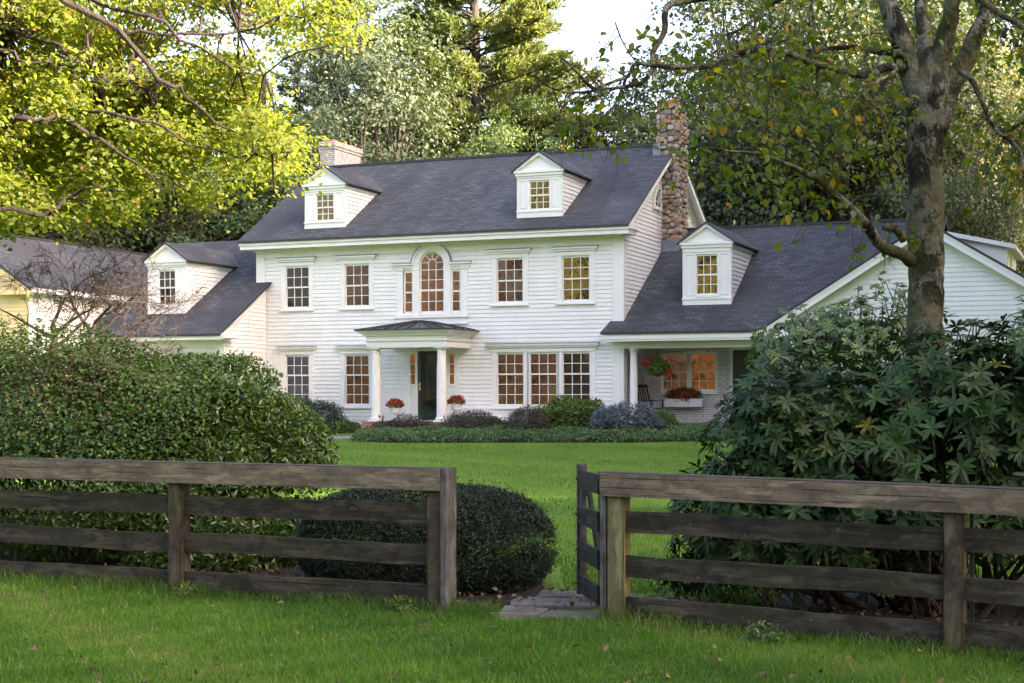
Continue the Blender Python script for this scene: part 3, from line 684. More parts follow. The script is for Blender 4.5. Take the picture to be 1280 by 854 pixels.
def rock(mb, c, sx, sy, sz):
    k = rng.normal(0, 1, (5, 3)); d = 1 + sum(.07 * np.sin(iv @ k[i] * 1.6 + i) for i in range(5))
    p = np.sign(iv) * np.abs(iv) ** .6 * d[:, None] * np.array([sx, sy, sz]) + np.array(c); b = len(mb.v); mb.v += [tuple(x) for x in p]; r = rng.random()
    for f in ifc: mb.f.append(tuple(b + i for i in f)); mb.m.append(0); mb.r.append(r)
def stonewall(mb, face, a0, a1, z0, z1):
    z = z0
    while z < z1:
        h = rng.uniform(.10, .22); a = a0 + rng.uniform(-.12, .02)
        while a < a1 - .05:
            w_ = rng.uniform(.12, .32); cz = z + h / 2 + rng.normal(0, .03); ca = min(max(a + w_ / 2, a0 + .07), a1 - .07)
            o = .035 + rng.normal(0, .013); hw_, hh = w_ / 2 * .96, h / 2 * rng.uniform(.85, 1.08)
            mb_c = face(ca, o, cz); fx = face(1, 0, 0) ; 
            if face is f_front: rock(mb, mb_c, hw_, .075, hh)
            else: rock(mb, mb_c, .075, hw_, hh)
            a += w_
        z += h
f_front = lambda a, o, z: (a, e0 + .05 - o + .03, z)
f_side = lambda a, o, z: (c1 - .05 + o - .03, a, z)
f_back = lambda a, o, z: (c0 - .05 - o + .03, a, z)
stonewall(q, f_front, c0, c1, 6.1, 11.15)
stonewall(q, f_side, e0, e1, 6.1, 11.1); stonewall(q, f_back, e0, e1, 9.6, 11.1)
ch = q.build('stone_chimney', [M['stone'], M['mortar']], house)
q = MB(); q.box(c0 + .05, c1 - .1, e0 + .1, e1 - .1, 11.0, 11.22, 0); q.build('chimney_cap', M['mortar'], ch)
q = MB(); q.lathe([(.2, 11.22), (.2, 11.44), (.22, 11.44), (.22, 11.5), (.16, 11.5)], ((c0 + c1) / 2, 4.55), 16); q.build('chimney_flue', M['terracotta'], ch)
q = MB(); q.box(c0 - .22, UR - .02, e0 - .06, e0 + .5, 9.3, 9.98, 0); q.build('flashing', M['lead'], ch); q = MB(); q.box(UR + .03, c1 + .05, e0 - .1, e1 + .06, 6.3, 6.85, 0); q.build('flashing', M['lead'], ch)
# quarter-round attic window in the right gable
q = MB(); nseg = 12
rx = Matrix.Rotation(math.pi / 2, 4, 'Z')
def qring(mb, r0, r1, y0, y1, m=0): ring(mb, r0, r1, y0, y1, 0, nseg, math.pi / 2, math.pi, m, 0)
qring(q, .62, .72, -.05, .0); q.box(-.76, .06, -.07, 0, -.10, 0, 0); q.box(-.0, .07, -.05, 0, 0, .72, 0); qring(q, .30, .325, -.035, -.015)
for a in (112, 135, 158): q.bar((.2 * math.cos(R(a)), -.025, .2 * math.sin(R(a))), (.64 * math.cos(R(a)), -.025, .64 * math.sin(R(a))), .02, .02, 0, (0, 1, 0))
fo = q.build('attic_window', M['trim'], house, (UR + .024, 3.72, 7.86), math.pi / 2)
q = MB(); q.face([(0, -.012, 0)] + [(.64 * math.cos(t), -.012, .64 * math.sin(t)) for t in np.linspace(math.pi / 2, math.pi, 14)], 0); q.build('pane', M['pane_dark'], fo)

# right wing with the porch ---------------------------------------------
wm, wz, wd = .62, 3.72, -.55; wr_d = 5.25; wr_z = wz + wm * (wr_d - wd)
rf = MB()
slab(rf, (UR + .035, -.62, wz - .043), (15.2, -.62, wz - .043), (15.2, wr_d, wr_z), (UR + .035, wr_d, wr_z))
slab(rf, (15.2, 11.2, wz - .043), (UR + .035, 11.2, wz - .043), (UR + .035, wr_d, wr_z), (15.2, wr_d, wr_z))
slab(rf, (5.86, -.62, wz - .043), (UR + .034, -.62, wz - .043), (UR + .034, -.03, wz + .32), (5.98, -.03, wz + .32))
rf.box(UR + .05, 15.2, wr_d - .1, wr_d + .1, wr_z - .04, wr_z + .03, 1)
rf.build('roof', [M['roof'], M['edge']], house)
q = MB()
q.box(5.98, 11.0, -.52, -.0, 3.42, 3.46, 1); q.box(5.93, 10.95, -.575, -.52, 3.46, 3.675, 0); q.box(5.95, 10.97, -.55, -.5, 3.40, 3.46, 0); q.box(5.93, 5.99, -.52, -.05, 3.44, 3.675, 0)
q.box(UR + .035, 11.0, .0, 3.0, 3.38, 3.42, 1)
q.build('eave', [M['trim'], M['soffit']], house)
q = MB(); q.box(6.31, 11.1, -.06, .20, 3.20, 3.40, 0); q.box(6.06, 6.31, -.06, -.046, .85, 3.40, 0); q.build('porch_beam', M['trim'], house)
q = MB(); q.lathe([(.16, .98), (.16, 1.04), (.125, 1.06), (.12, 1.8), (.105, 3.06), (.12, 3.07), (.12, 3.09), (.105, 3.10), (.14, 3.14), (.14, 3.199)], (6.68, .08), 20); q.build('column', M['trim'], house)
q = MB(); q.box(10.7, 10.95, -.03, .2, .98, 3.199, 0); q.build('column', M['trim'], house)
q = MB(); q.box(6.42, 11.2, 2.0, 2.12, .9, 1.9, 0); q.box(6.42, 6.96, 2.0, 2.12, 1.9, 3.38, 0); q.box(8.74, 9.25, 2.0, 2.12, 1.9, 3.38, 0); q.box(6.96, 8.74, 2.0, 2.12, 3.15, 3.38, 0); q.box(10.2, 11.2, 2, 2.12, 1.9, 3.38, 0); q.box(9.25, 10.2, 2, 2.12, 3.18, 3.38, 0)
q.box(6.40, 6.42, .2, 2.0, .9, 3.38, 0)
q.build('brick_wall', M['brick_white'], house)
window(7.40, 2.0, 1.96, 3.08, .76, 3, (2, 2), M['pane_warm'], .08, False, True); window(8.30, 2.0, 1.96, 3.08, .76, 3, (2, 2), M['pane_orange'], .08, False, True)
q = MB(); q.box(9.25, 10.2, 1.98, 2.1, .98, 3.18, 0); dd = q.build('side_door', M['door'], house)
q = MB(); q.box(9.16, 9.25, 1.94, 2.0, .98, 3.26, 0); q.box(10.2, 10.3, 1.94, 2.0, .98, 3.26, 0); q.box(9.25, 10.2, 1.94, 2.0, 3.18, 3.26, 0); q.build('door_frame', M['trim'], dd)
q = MB(); q.box(6.38, 11.1, -.25, 2.0, .5, .95, 0); q.build('porch_floor', M['bluestone'], house)
dormer(8.76, .75, 4.50, 1.72, 4.83, 6.0, wm, 'pane_gold')
# front gable on the right -------------------------------------------------
gd, gp_u, gp_z, gs = -1.05, 15.4, 6.50, .625
q = MB()
clap(q, (0, gd, 0), (1, 0, 0), (0, -1, 0), lambda s: max(11.2, gp_u - (gp_z - .15 - s) / gs), lambda s: min(19.6, gp_u + (gp_z - .15 - s) / gs), .7, 6.33)
clap(q, (11.2, gd, 0), (0, 1, 0), (-1, 0, 0), const(0), const(3.2), .7, 3.75); clap(q, (19.6, gd, 0), (0, 1, 0), (1, 0, 0), const(0), const(10), .7, 3.75)
q.build('wall', M['clap'], house)
q = MB(); e = 4.62
for s in (-1, 1):
    a = (gp_u + s * e, gd - .42, gp_z - gs * e); b = (gp_u + s * e, 9.5, gp_z - gs * e); c = (gp_u, 9.5, gp_z); d = (gp_u, gd - .42, gp_z)
    slab(q, a, b, c, d) if s > 0 else slab(q, b, a, d, c)
q.build('roof', [M['roof_swap'], M['edge']], house)
q = MB()
for s in (-1, 1):
    for y0, y1, zo, th in ((gd - .38, gd - .30, .075, .22), (gd - .30, gd - .02, .10, .03), (gd - .045, gd - .0, .13, .28), (gd - .40, gd - .385, .075, .07)):
        lo = [(gp_u + s * 4.5, y0, gp_z - gs * 4.5 - zo - th), (gp_u + s * 4.5, y1, gp_z - gs * 4.5 - zo - th), (gp_u, y1, gp_z - zo - th), (gp_u, y0, gp_z - zo - th)]
        hi = [(x, y, z + th) for x, y, z in lo]
        m_ = 1 if th == .03 else 0
        q.hexa((lo + hi) if s < 0 else [lo[1], lo[0], lo[3], lo[2]] + [hi[1], hi[0], hi[3], hi[2]], m_)
q.box(10.85, 11.7, gd - .42, gd - .0, 3.40, 3.62, 0)
q.build('rake_board', [M['trim'], M['soffit']], house)
# shed dormer on the gable's right slope
D = empty('shed_dormer', (15.95, .4, 0), 0, parent=house)
q = MB(); q.face([(0, 0, 5.6), (1.36, 0, 4.9), (1.36, 0, 5.93), (0, 0, 6.25)], 0); q.box(1.28, 1.36, 0.002, 4, 4.9, 5.93, 0); q.build('dormer_cheek', M['trim'], D)
q = MB(); slab(q, (1.62, -.2, 5.93), (1.62, 4.2, 5.93), (-.2, 4.2, 6.36), (-.2, -.2, 6.36), .12, 0, 1); q.build('dormer_roof', [M['roof_swap'], M['trim']], D)
window(1.37, .9, 5.1, 5.68, 1.3, 4, (1, 1), M['pane_blue'], .06, False, False, rz=math.pi / 2, parent=D)
# left wing -------------------------------------------------------------------
lz, ld, lm = 3.78, -3.0, .60; lr_d = 2.95; lr_z = lz + lm * (lr_d - ld); LW = -6.11
q = MB()
lop = [(-7.36, -6.50, 1.7, 3.16), (-8.32, -7.46, 1.7, 3.16)]
clap(q, (0, -2.52, 0), (1, 0, 0), (0, -1, 0), const(-11.2), const(LW), .75, 3.55, lop); q.box(-11.2, LW - .1, -2.3, -2.25, .75, 3.55, 0)
la = lambda s: max(-2.52, (s - lz + .1) / lm + ld)
clap(q, (LW, 0, 0), (0, 1, 0), (1, 0, 0), la, const(-.03), .75, 5.4)
q.build('wall', M['clap'], house)
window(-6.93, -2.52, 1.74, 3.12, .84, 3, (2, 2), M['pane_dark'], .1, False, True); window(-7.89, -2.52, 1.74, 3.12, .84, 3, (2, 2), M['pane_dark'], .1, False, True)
q = MB(); q.box(LW - .22, LW + .025, -2.565, -2.52, .75, 3.3, 0); q.box(LW, LW + .025, -2.518, -2.4, .75, 3.3, 0); q.box(-11.2, LW + .03, -2.57, -2.52, 3.3, 3.56, 0)
q.box(-11.2, LW + .25, -2.95, -2.52, 3.56, 3.60, 1); q.box(-11.2, LW + .28, -3.02, -2.95, 3.55, 3.74, 0); q.box(LW + .002, LW + .34, -3.03, -2.2, 3.60, 3.70, 0)
lo = [(LW + .002, -2.9, lz - .36 + .06), (LW + .045, -2.9, lz - .36 + .06), (LW + .045, -.06, lz + lm * 2.94 - .36), (LW + .002, -.06, lz + lm * 2.94 - .36)]; q.hexa(lo + [(x, y, z + .26) for x, y, z in lo], 0)
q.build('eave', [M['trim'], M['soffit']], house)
q = MB()
slab(q, (-12.0, -3.07, lz - .042), (LW + .22, -3.07, lz - .042), (LW + .22, -.03, lz + lm * 2.97), (-12.0, -.03, lz + lm * 2.97))
slab(q, (-12.0, -.03, lz + lm * 2.97), (UL - .04, -.03, lz + lm * 2.97), (UL - .04, lr_d, lr_z), (-12.0, lr_d, lr_z))
slab(q, (UL - .04, 8.9, lz - .04), (-12, 8.9, lz - .04), (-12, lr_d, lr_z), (UL - .04, lr_d, lr_z))
q.build('roof', [M['roof'], M['edge']], house)
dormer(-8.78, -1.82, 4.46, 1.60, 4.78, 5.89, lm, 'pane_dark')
# far left garage block, cream front with the maple's warm light in its colour ------------------------------------
gu, gf = -11.25, -5.6; g_e, g_r, gl = 5.17, 7.14, .64; gk = (g_r - g_e) / gl; ru = -11.0 - gk
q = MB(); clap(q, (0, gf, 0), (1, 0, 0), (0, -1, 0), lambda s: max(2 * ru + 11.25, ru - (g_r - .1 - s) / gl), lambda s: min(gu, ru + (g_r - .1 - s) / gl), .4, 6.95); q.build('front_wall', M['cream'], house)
q = MB(); clap(q, (gu, gf, 0), (0, 1, 0), (1, 0, 0), const(0), const(9.6), .4, 5.0); q.build('wall', M['clap'], house)
q = MB()
slab(q, (-10.96, gf - .3, g_e - .03), (-10.96, 4.2, g_e - .03), (ru, 4.2, g_r), (ru, gf - .3, g_r)); slab(q, (2 * ru + 10.96, 4.2, g_e - .03), (2 * ru + 10.96, gf - .3, g_e - .03), (ru, gf - .3, g_r), (ru, 4.2, g_r))
q.box(ru - .1, ru + .1, gf - .3, 4.2, g_r - .04, g_r + .03, 1)
q.build('roof', [M['roof_swap'], M['edge']], house)
q = MB(); q.box(gu + .002, -10.99, gf - .02, 4.1, 4.96, 5.08, 0); q.box(-11.0, -10.93, gf - .2, 4.1, 4.99, 5.13, 0); q.box(gu + .002, gu + .03, gf, gf + .2, .4, 4.96, 0); q.box(gu - 1.1, gu + .25, gf - .3, gf - .002, 4.93, 5.06, 1)
for s in (-1, 1):
    lo = [(ru + s * gk, gf - .28, g_e - .34), (ru + s * gk, gf - .24, g_e - .34), (ru, gf - .24, g_r - .34), (ru, gf - .28, g_r - .34)]; hi = [(x, y, z + .26) for x, y, z in lo]
    q.hexa(lo + hi if s < 0 else [lo[1], lo[0], lo[3], lo[2]] + [hi[1], hi[0], hi[3], hi[2]], 1)
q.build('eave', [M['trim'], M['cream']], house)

# ---------------------------------------------------------------- fence and gate
def fence(name, A, B, posts, end_post, label, drop, mats):
    L = (B - A).length; t = (B - A) / L; ang = math.atan2(t.y, t.x)
    root = empty(name, (A.x, A.y, 0), ang, label, 'fence')
    sgn = -1 if t.x < 0 else 1                       # side of the street: local -y*sgn
    f = lambda y: y * sgn
    def bx(mb, x0, x1, y0, y1, z0, z1, m=0):
        a, b = sorted((f(y0), f(y1))); e0, e1 = -drop * x0, -drop * x1
        mb.hexa([(x0, a, z0 + e0), (x1, a, z0 + e1), (x1, b, z0 + e1), (x0, b, z0 + e0), (x0, a, z1 + e0), (x1, a, z1 + e1), (x1, b, z1 + e1), (x0, b, z1 + e0)], m)
    xs = [end_post] + posts + [L]
    for i, x in enumerate(posts + [end_post]):
        q = MB(); bx(q, x - .074, x + .074, -.085, .085, -.45, 1.155); o = q.build('post', M['post_green' if (x == end_post and sgn > 0) else 'post'], root)
        bm = bmesh.new(); bm.from_mesh(o.data); bmesh.ops.bevel(bm, geom=[e for e in bm.edges], offset=.012, segments=2, affect='EDGES'); bm.to_mesh(o.data); bm.free()
    ivals = []
    ps = sorted(posts + [end_post])
    for a, b in zip(ps, ps[1:] + [L]):
        for zz in (.70, .335, -.02):
            q = MB(); h = .178; x0, x1 = a + .075, b - .075 if b != L else L; n = 8; z0 = zz + random.uniform(-.008, .008); tilt = random.uniform(-.008, .008)
            for k in range(n):
                e0, e1 = x0 + (x1 - x0) * k / n, x0 + (x1 - x0) * (k + 1) / n
                j = [wob(e0, zz), wob(e1, zz)]; yy0, yy1 = sorted((f(-.03), f(.012)))
                lo0, lo1 = z0 - drop * e0 + tilt * k / n + j[0], z0 - drop * e1 + tilt * (k + 1) / n + j[1]
                q.hexa([(e0, yy0, lo0), (e1, yy0, lo1), (e1, yy1, lo1), (e0, yy1, lo0), (e0, yy0, lo0 + h), (e1, yy0, lo1 + h), (e1, yy1, lo1 + h), (e0, yy1, lo0 + h)], 0, .4)
            q.build('rail', M[mats], root)
    q = MB(); x0 = end_post - (.075 if sgn < 0 else .12); bx(q, x0 + .0, L, -.125, -.087, 1.0, 1.185); q.build('top_rail', M['cap'], root)
    q = MB(); bx(q, end_post - .085, L, -.085, .115, 1.157, 1.195); q.build('cap_board', M['capflat'], root)
    return root, bx, f
def wob(x, z): return .006 * math.sin(x * 2.3 + z * 9) + .004 * math.sin(x * 6.1 + z * 4)
random.seed(21)
fl, bxl, fl_f = fence('board_fence', FL0, FL1, [2.88, 5.75], .10, 'weathered board fence left of the gap, in front of the hedge and clipped yew', 0.0, 'rail')
q = MB(); a = MB(); bxl(q, -.03, .022, -.11, .10, -.2, 1.20); q.build('end_board', M['plank'], fl)
q = MB(); bxl(q, 2.97, 3.0, .1, .13, -.2, 1.12); q.build('stake', M['steel'], fl)
fr, bxr, fr_f = fence('board_fence', FR0, FR1, [2.86, 5.05], .13, 'weathered board fence right of the gap, in front of the big rhododendron', .014, 'rail_grey')
q = MB(); bxr(q, 2.95, 2.98, .1, .13, -.2, 1.10); q.build('stake', M['steel'], fr)
q = MB(); bxr(q, .0, .045, -.09, .14, -.1, 1.20); q.build('end_board', M['plank'], fr)
gate = empty('wooden_gate', (.765, 12.53, 0), math.atan2(.84, -.12), 'narrow weathered wooden gate standing open beside the flagstone path', 'gate')
GL = .92
q = MB(); q.box(0.0, .09, -.02, .02, .02, 1.19, 0); q.build('stile', M['plank'], gate); q = MB(); q.box(GL - .09, GL, -.02, .02, .04, 1.20, 0); q.build('stile', M['plank'], gate); q = MB(); q.box(GL + .001, GL + .02, -.045, .045, .03, 1.21, 0); q.build('stile', M['plank'], gate)
for z in (1.0, .68, .36, .06):
    q = MB(); q.box(.0, GL - .01, .021, .045, z, z + .165, 0); q.build('rail', M['rail_grey'], gate)
q = MB(); q.bar((.06, -.035, .08), (GL - .06, -.035, 1.1), .03, .09, 0, (0, 0, 1)); q.build('brace', M['rail_grey'], gate)
for z in (.14, .44, .76, 1.08):
    q = MB(); q.tube([(GL - .045, .02, z), (GL - .045, .07, z)], [.008, .012], 6); q.build('bolt', M['steel'], gate)
for z in (.25, .95):
    q = MB(); q.box(-.03, .26, -.028, -.0215, z, z + .035, 0); q.tube([(-.03, -.03, z - .02), (-.03, -.03, z + .055)], [.012, .012], 8); q.build('hinge', M['steel'], gate)

# ---------------------------------------------------------------- small things on the porch
def urn(u, d, zb, label, s=1.0):
    r = empty('urn', hw(u, d, zb), 0, label, 'urn', 'white urns of red flowers')
    q = MB(); q.box(-.14 * s, .14 * s, -.14 * s, .14 * s, 0, .06 * s); q.lathe([(.12 * s, .06 * s), (.06 * s, .12 * s), (.045 * s, .17 * s), (.07 * s, .21 * s), (.15 * s, .27 * s), (.17 * s, .36 * s), (.165 * s, .45 * s), (.19 * s, .50 * s), (.17 * s, .5 * s)], (0, 0), 20)
    q.build('vase', M['urn'], r, smooth=False)
    rg = np.random.default_rng(int(u * 100) % 97 + 3)
    def ball(n, sz, z0, rad, mat, nm):
        d_ = nrm(rg.normal(0, 1, (n, 3))); d_[:, 2] = np.abs(d_[:, 2]); P = d_ * rad * rg.uniform(.55, 1.0, (n, 1)) * np.array([1, 1, .75]) + np.array([0, 0, z0])
        V, Fq, rr = kites(rg, P, d_, sz, .9, .6); link(nm, np_mesh(nm, V, Fq, mat, rr), r)
    ball(420, .07, .47 * s, .28, M['bright'], 'foliage'); ball(620, .06, .49 * s, .29, M['geranium'], 'flower')
urn(-.62, -1.35, .985, 'white urn of red flowers on the porch floor left of the green door')
urn(1.42, -1.25, .985 + .10, 'white urn of red flowers behind the right entrance column')
q = MB()
for u_, s in ((-.98, 1), (-.86, .8)):
    q.tube([(u_, -1.72, .985), (u_, -1.72, 1.08 * 1), (u_ + .01, -1.73, 1.12)], [.045 * s, .035 * s, .02], 8); q.tube([(u_ + .02, -1.75, 1.11), (u_ + .02, -1.75, 1.19 - .04 * (1 - s))], [.034 * s, .012], 8); q.tube([(u_ + .02, -1.75, 1.15), (u_ + .1, -1.79, 1.14)], [.016, .006], 6)
    if s == 1:
        tag(q.build('bird_figure', M['boot'], None, hw(0, 0, 0), -TH), 'taller dark brown bird figure on the porch floor beside the left entrance column', 'ornament', 'small brown bird figures'); q = MB()
tag(q.build('bird_figure', M['boot'], None, hw(0, 0, 0), -TH), 'shorter dark brown bird figure on the porch floor nearer the white urn', 'ornament', 'small brown bird figures')
# rocking chair
rc = empty('rocking_chair', hw(6.98, .85, .955), -TH + R(-20), 'black slat-back rocking chair on the brick porch', 'rocking chair')
q = MB()
for y in (-.24, -.12, 0, .12, .24): q.bar((-.20, y, .45), (-.36, y, 1.12), .035, .02, 0)
q.bar((-.36, -.28, 1.13), (-.36, .28, 1.13), .03, .08, 0); q.bar((-.22, -.28, .5), (-.22, .28, .5), .03, .06, 0); q.build('backrest', M['black'], rc)
q = MB(); 
for x in np.linspace(-.18, .26, 7): q.bar((x, -.27, .43 + .03 * x), (x, .27, .43 + .03 * x), .055, .025, 0)
q.build('seat', M['black'], rc)
for s in (-1, 1):
    q = MB(); q.tube([(.24, s * .28, .05), (.24, s * .28, .68)], [.022, .02], 8); q.build('leg', M['black'], rc)
    q = MB(); q.tube([(-.18, s * .28, .06), (-.24, s * .28, .55), (-.375, s * .28, 1.15)], [.022, .022, .018], 8); q.build('leg', M['black'], rc)
    q = MB(); q.bar((-.27, s * .29, .67), (.30, s * .29, .70), .08, .025, 0); q.build('armrest', M['black'], rc)
    q = MB(); q.tube([(-.48 + .98 * k / 10, s * .28, .03 + .12 * ((k / 10 - .5) * 2) ** 2) for k in range(11)], [.022] * 11, 6); q.build('rocker', M['black'], rc)
# hanging basket and window box
def tuft(rg, n, c, rad, sz, mat, nm, parent, squash=.8, hang=0):
    d_ = nrm(rg.normal(0, 1, (n, 3))); P = d_ * np.array(rad) * rg.uniform(.5, 1, (n, 1)) + np.array(c)
    if hang: P[:, 2] -= hang * (np.hypot(P[:, 0] - c[0], P[:, 1] - c[1]) / rad[0]) ** 2
    V, Fq, rr = kites(rg, P, d_, sz, .8, .6); return link(nm, np_mesh(nm, V, Fq, mat, rr), parent)
rg = np.random.default_rng(31)
hb = empty('hanging_basket', hw(7.37, .30, 2.35), -TH, 'hanging basket of green leaves and red flowers under the porch beam', 'hanging basket')
q = MB(); q.lathe([(.05, 0), (.14, .06), (.19, .18), (.2, .22), (.17, .22)], (0, 0), 16); q.build('pot', M['basket'], hb)
q = MB()
for a in (0, 2.1, 4.2): q.tube([(.19 * math.cos(a), .19 * math.sin(a), .2), (0, 0, .85)], [.006, .006], 5)
q.build('chain', M['black'], hb)
tuft(rg, 900, (0, 0, .32), (.40, .40, .26), .075, M['bright'], 'foliage', hb, hang=.12)
tuft(rg, 110, (-.28, -.05, .42), (.22, .22, .16), .07, M['geranium'], 'flower', hb); tuft(rg, 90, (.36, -.05, .12), (.12, .12, .2), .07, M['geranium'], 'flower', hb)
fb = empty('flower_box', hw(7.78, 1.72, 1.44), -TH, 'white window box of red and yellow flowers on the brick wall', 'flower box')
q = MB(); q.hexa([(-.58, -.12, 0), (.58, -.12, 0), (.58, .14, 0), (-.58, .14, 0), (-.62, -.16, .22), (.62, -.16, .22), (.62, .14, .22), (-.62, .14, .22)], 0); q.box(-.64, .64, -.18, .14, .221, .25, 0); q.build('box', M['trim'], fb)
tuft(rg, 1000, (0, -.04, .36), (.62, .2, .26), .075, M['cover'], 'foliage', fb); tuft(rg, 420, (0, -.14, .38), (.6, .14, .18), .06, M['geranium'], 'flower', fb); tuft(rg, 420, (.1, -.12, .44), (.5, .12, .14), .05, M['forest_yellow'], 'blossom', fb)

# ---------------------------------------------------------------- shrubs
def shell_points(rg, n, rad, inner=.72, flat=.35, zmin=-.15, lump=.09, freq=3.0):
    d_ = nrm(rg.normal(0, 1, (n * 2, 3))); d_ = d_[d_[:, 2] > zmin][:n]
    k = rg.normal(0, freq, (6, 3)); ph = rg.uniform(0, 6, 6)
    l = 1 + lump * sum(np.sin(d_ @ k[i] + ph[i]) for i in range(6)) / 2
    r = (inner + (1 - inner) * rg.uniform(0, 1, len(d_)) ** .6) * l
    sq = np.sign(d_) * np.abs(d_) ** (1 - flat); sq = sq / np.linalg.norm(sq, axis=1, keepdims=True) ** (1 - flat * .7)
    return sq * r[:, None] * np.array(rad), nrm(d_ / np.array(rad))
def stems(mb, rg, n, rad, base=.25, r0=.02, seg=5):
    for i in range(n):
        a = rg.uniform(0, 6.283); q = rg.uniform(.3, .85); z = rg.uniform(.45, .9)
        b = np.array([math.cos(a), math.sin(a), 0]) * base * rg.uniform(.1, 1) * np.array([rad[0], rad[1], 1])
        e = np.array([math.cos(a) * q * rad[0], math.sin(a) * q * rad[1], z * rad[2]])
        m = b * .5 + e * .5 + rg.normal(0, .05, 3) * rad[0]; mb.tube([b - np.array([0, 0, .05]), m, e], [r0, r0 * .7, r0 * .3], seg, cap=False)
def shrub(name, loc, rad, n, size, mat, label, seed, rz=0, elong=.5, spread=.6, inner=.72, flat=.2, zmin=-.2, zc=.0, lump=.09, cat='shrub', nst=25, stem='twig', group=None, droop=0, up=.3, r0=.018, rndf=None, fill=0, sprigs=0, sl=.16):
    rg = np.random.default_rng(seed); r = empty(name, loc, rz, label, cat, group)
    P, N = shell_points(rg, n, rad, inner, flat, zmin, lump); P[:, 2] += zc * rad[2]
    if fill:
        P2, N2 = shell_points(rg, int(n * fill), rad, .25, flat, zmin, lump); P2[:, 2] += zc * rad[2]; P = np.concatenate([P, P2 * .85]); N = np.concatenate([N, N2])
    if sprigs:
        ii = rg.integers(0, n, sprigs); ii = ii[np.linalg.norm(P[ii] / np.array(rad) - np.array([0, 0, zc]), axis=1) > .9]
        dd = nrm(N[ii] + np.array([0, 0, .5]) + rg.normal(0, .35, (len(ii), 3))); m = 9; t = np.linspace(0, 1, m)[None, :, None] * (sl * rg.uniform(.4, 1.2, (len(ii), 1, 1)))
        Q = (P[ii][:, None] + dd[:, None] * t).reshape(-1, 3) + rg.normal(0, size * .25, (len(ii) * m, 3)); P = np.concatenate([P, Q]); N = np.concatenate([N, nrm(rg.normal(0, 1, Q.shape))])
    k = P[:, 2] > .02; P, N = P[k], N[k]; N[:, 2] += up
    rn = rg.uniform(0, 1, len(P)) if rndf is None else rndf(rg, P)
    V, Fq, rr = kites(rg, P, nrm(N), size, elong, spread, droop, rnd=rn)
    link('foliage', np_mesh('foliage', V, Fq, M[mat], rr), r)
    if nst:
        q = MB(); random.seed(seed); stems(q, rg, nst, (rad[0], rad[1], rad[2] * (1 + zc)), r0=r0); q.build('stem', M[stem], r)
    return r
def gl(x, y): return (x, y, gz(x, y) - .02)
# big left hedge: two shrubs behind the fence
def az_r(rg, P):     # reddish patch towards the upper right, as in the photo
    d = np.exp(-((P[:, 0] - 1.3) / .9) ** 2 - ((P[:, 2] - 2.05) / .38) ** 2) + .45 * np.exp(-((P[:, 0] - .2) / .6) ** 2 - ((P[:, 2] - 1.7) / .3) ** 2)
    r = rg.uniform(0, .73, len(P)); return np.where(rg.uniform(0, 1, len(P)) < d * .42, rg.uniform(.75, 1, len(P)), r)
shrub('hedge_shrub', gl(-5.75, 17.4), (3.4, 1.35, 1.68), 125000, .056, 'azalea', 'broad rounded hedge shrub with small reddish and green leaves behind the fence', 41, -.36, .55, .5,   .80, .42, -.5, .62, .075, 'shrub', 110, 'twig', up=.45, r0=.013, rndf=az_r, fill=.4, sprigs=1500, sl=.13)
shrub('hedge_shrub', gl(-3.32, 16.55), (1.22, 1.0, 1.44), 46000, .075, 'laurel', 'rounded evergreen shrub with glossy green leaves joined to the hedge', 42, -.3,   .42, .75, .74, .40, -.55, .52, .09, 'shrub', 50, 'twig', up=.4, r0=.014, fill=.3, sprigs=500, sl=.15)
# clipped yew
shrub('clipped_yew', gl(-.85, 14.75), (1.28, .98, .62), 90000, .036, 'yew', 'low clipped dark green yew mound behind the fence end', 43, -.35, .3, .75, .88, .42, -.75, .68, .02, 'shrub', 30, 'twig', up=.2, fill=.25, sprigs=1500, sl=.07)
# shrubs by the house (positions in house coordinates)
def hs(u, d): x, y, _ = hw(u, d); return (x, y, gz(x, y) - .02)
shrub('juniper_shrub', hs(-3.2, -1.7), (.95, .75, .75), 9000, .10, 'bluedull', 'dull blue-green conifer shrub left of the porch step', 51, 0, .35, .8, .6, .1, -.3, .3, .16, 'shrub', 10)
shrub('green_shrub', hs(-4.75, -1.3), (1.0, .7, .95), 7000, .10, 'laurel', 'loose green shrub under the blue-grey ground floor window', 52, 0, .5, .8, .6, .1, -.3, .25, .16, 'shrub', 10)
shrub('low_shrub', hs(-2.35, -1.7), (.75, .5, .38), 4000, .08, 'cover', 'low green shrub beside the brick porch base', 53, 0, .5, .8, .5, .1, -.2, .1, .12, 'shrub', 6)
shrub('purple_shrub', hs(.35, -2.9), (.85, .6, .44), 7000, .055, 'purple', 'dark purple-leaved shrub in front of the green door', 54, 0, .5, .8, .5, .1, -.3, .42, .14, 'shrub', 30, r0=.008)
shrub('purple_shrub', hs(2.45, -2.2), (1.05, .7, .56), 9000, .055, 'purple', 'wide dark purple-leaved shrub left of the triple window', 55, 0, .5, .8, .5, .1, -.3, .42, .14, 'shrub', 40, r0=.008)
shrub('purple_shrub', hs(4.45, -3.0), (.66, .58, .70), 7000, .05, 'purple', 'round dark purple-leaved shrub beneath the triple window', 56, 0, .5, .8, .5, .1, -.4, .45, .1, 'shrub', 40, r0=.008)
shrub('green_shrub', hs(4.35, -1.3), (.55, .5, .66), 5000, .06, 'cover', 'small rounded green shrub against the sill of the triple window', 57, 0, .5, .8, .55, .1, -.3, .4, .1, 'shrub', 8)
shrub('green_shrub', hs(5.45, -1.8), (1.05, .75, .84), 13000, .085, 'bright', 'bright green leafy shrub between the purple and the blue shrub', 58, 0, .55, .8, .6, .15, -.3, .32, .14, 'shrub', 10)
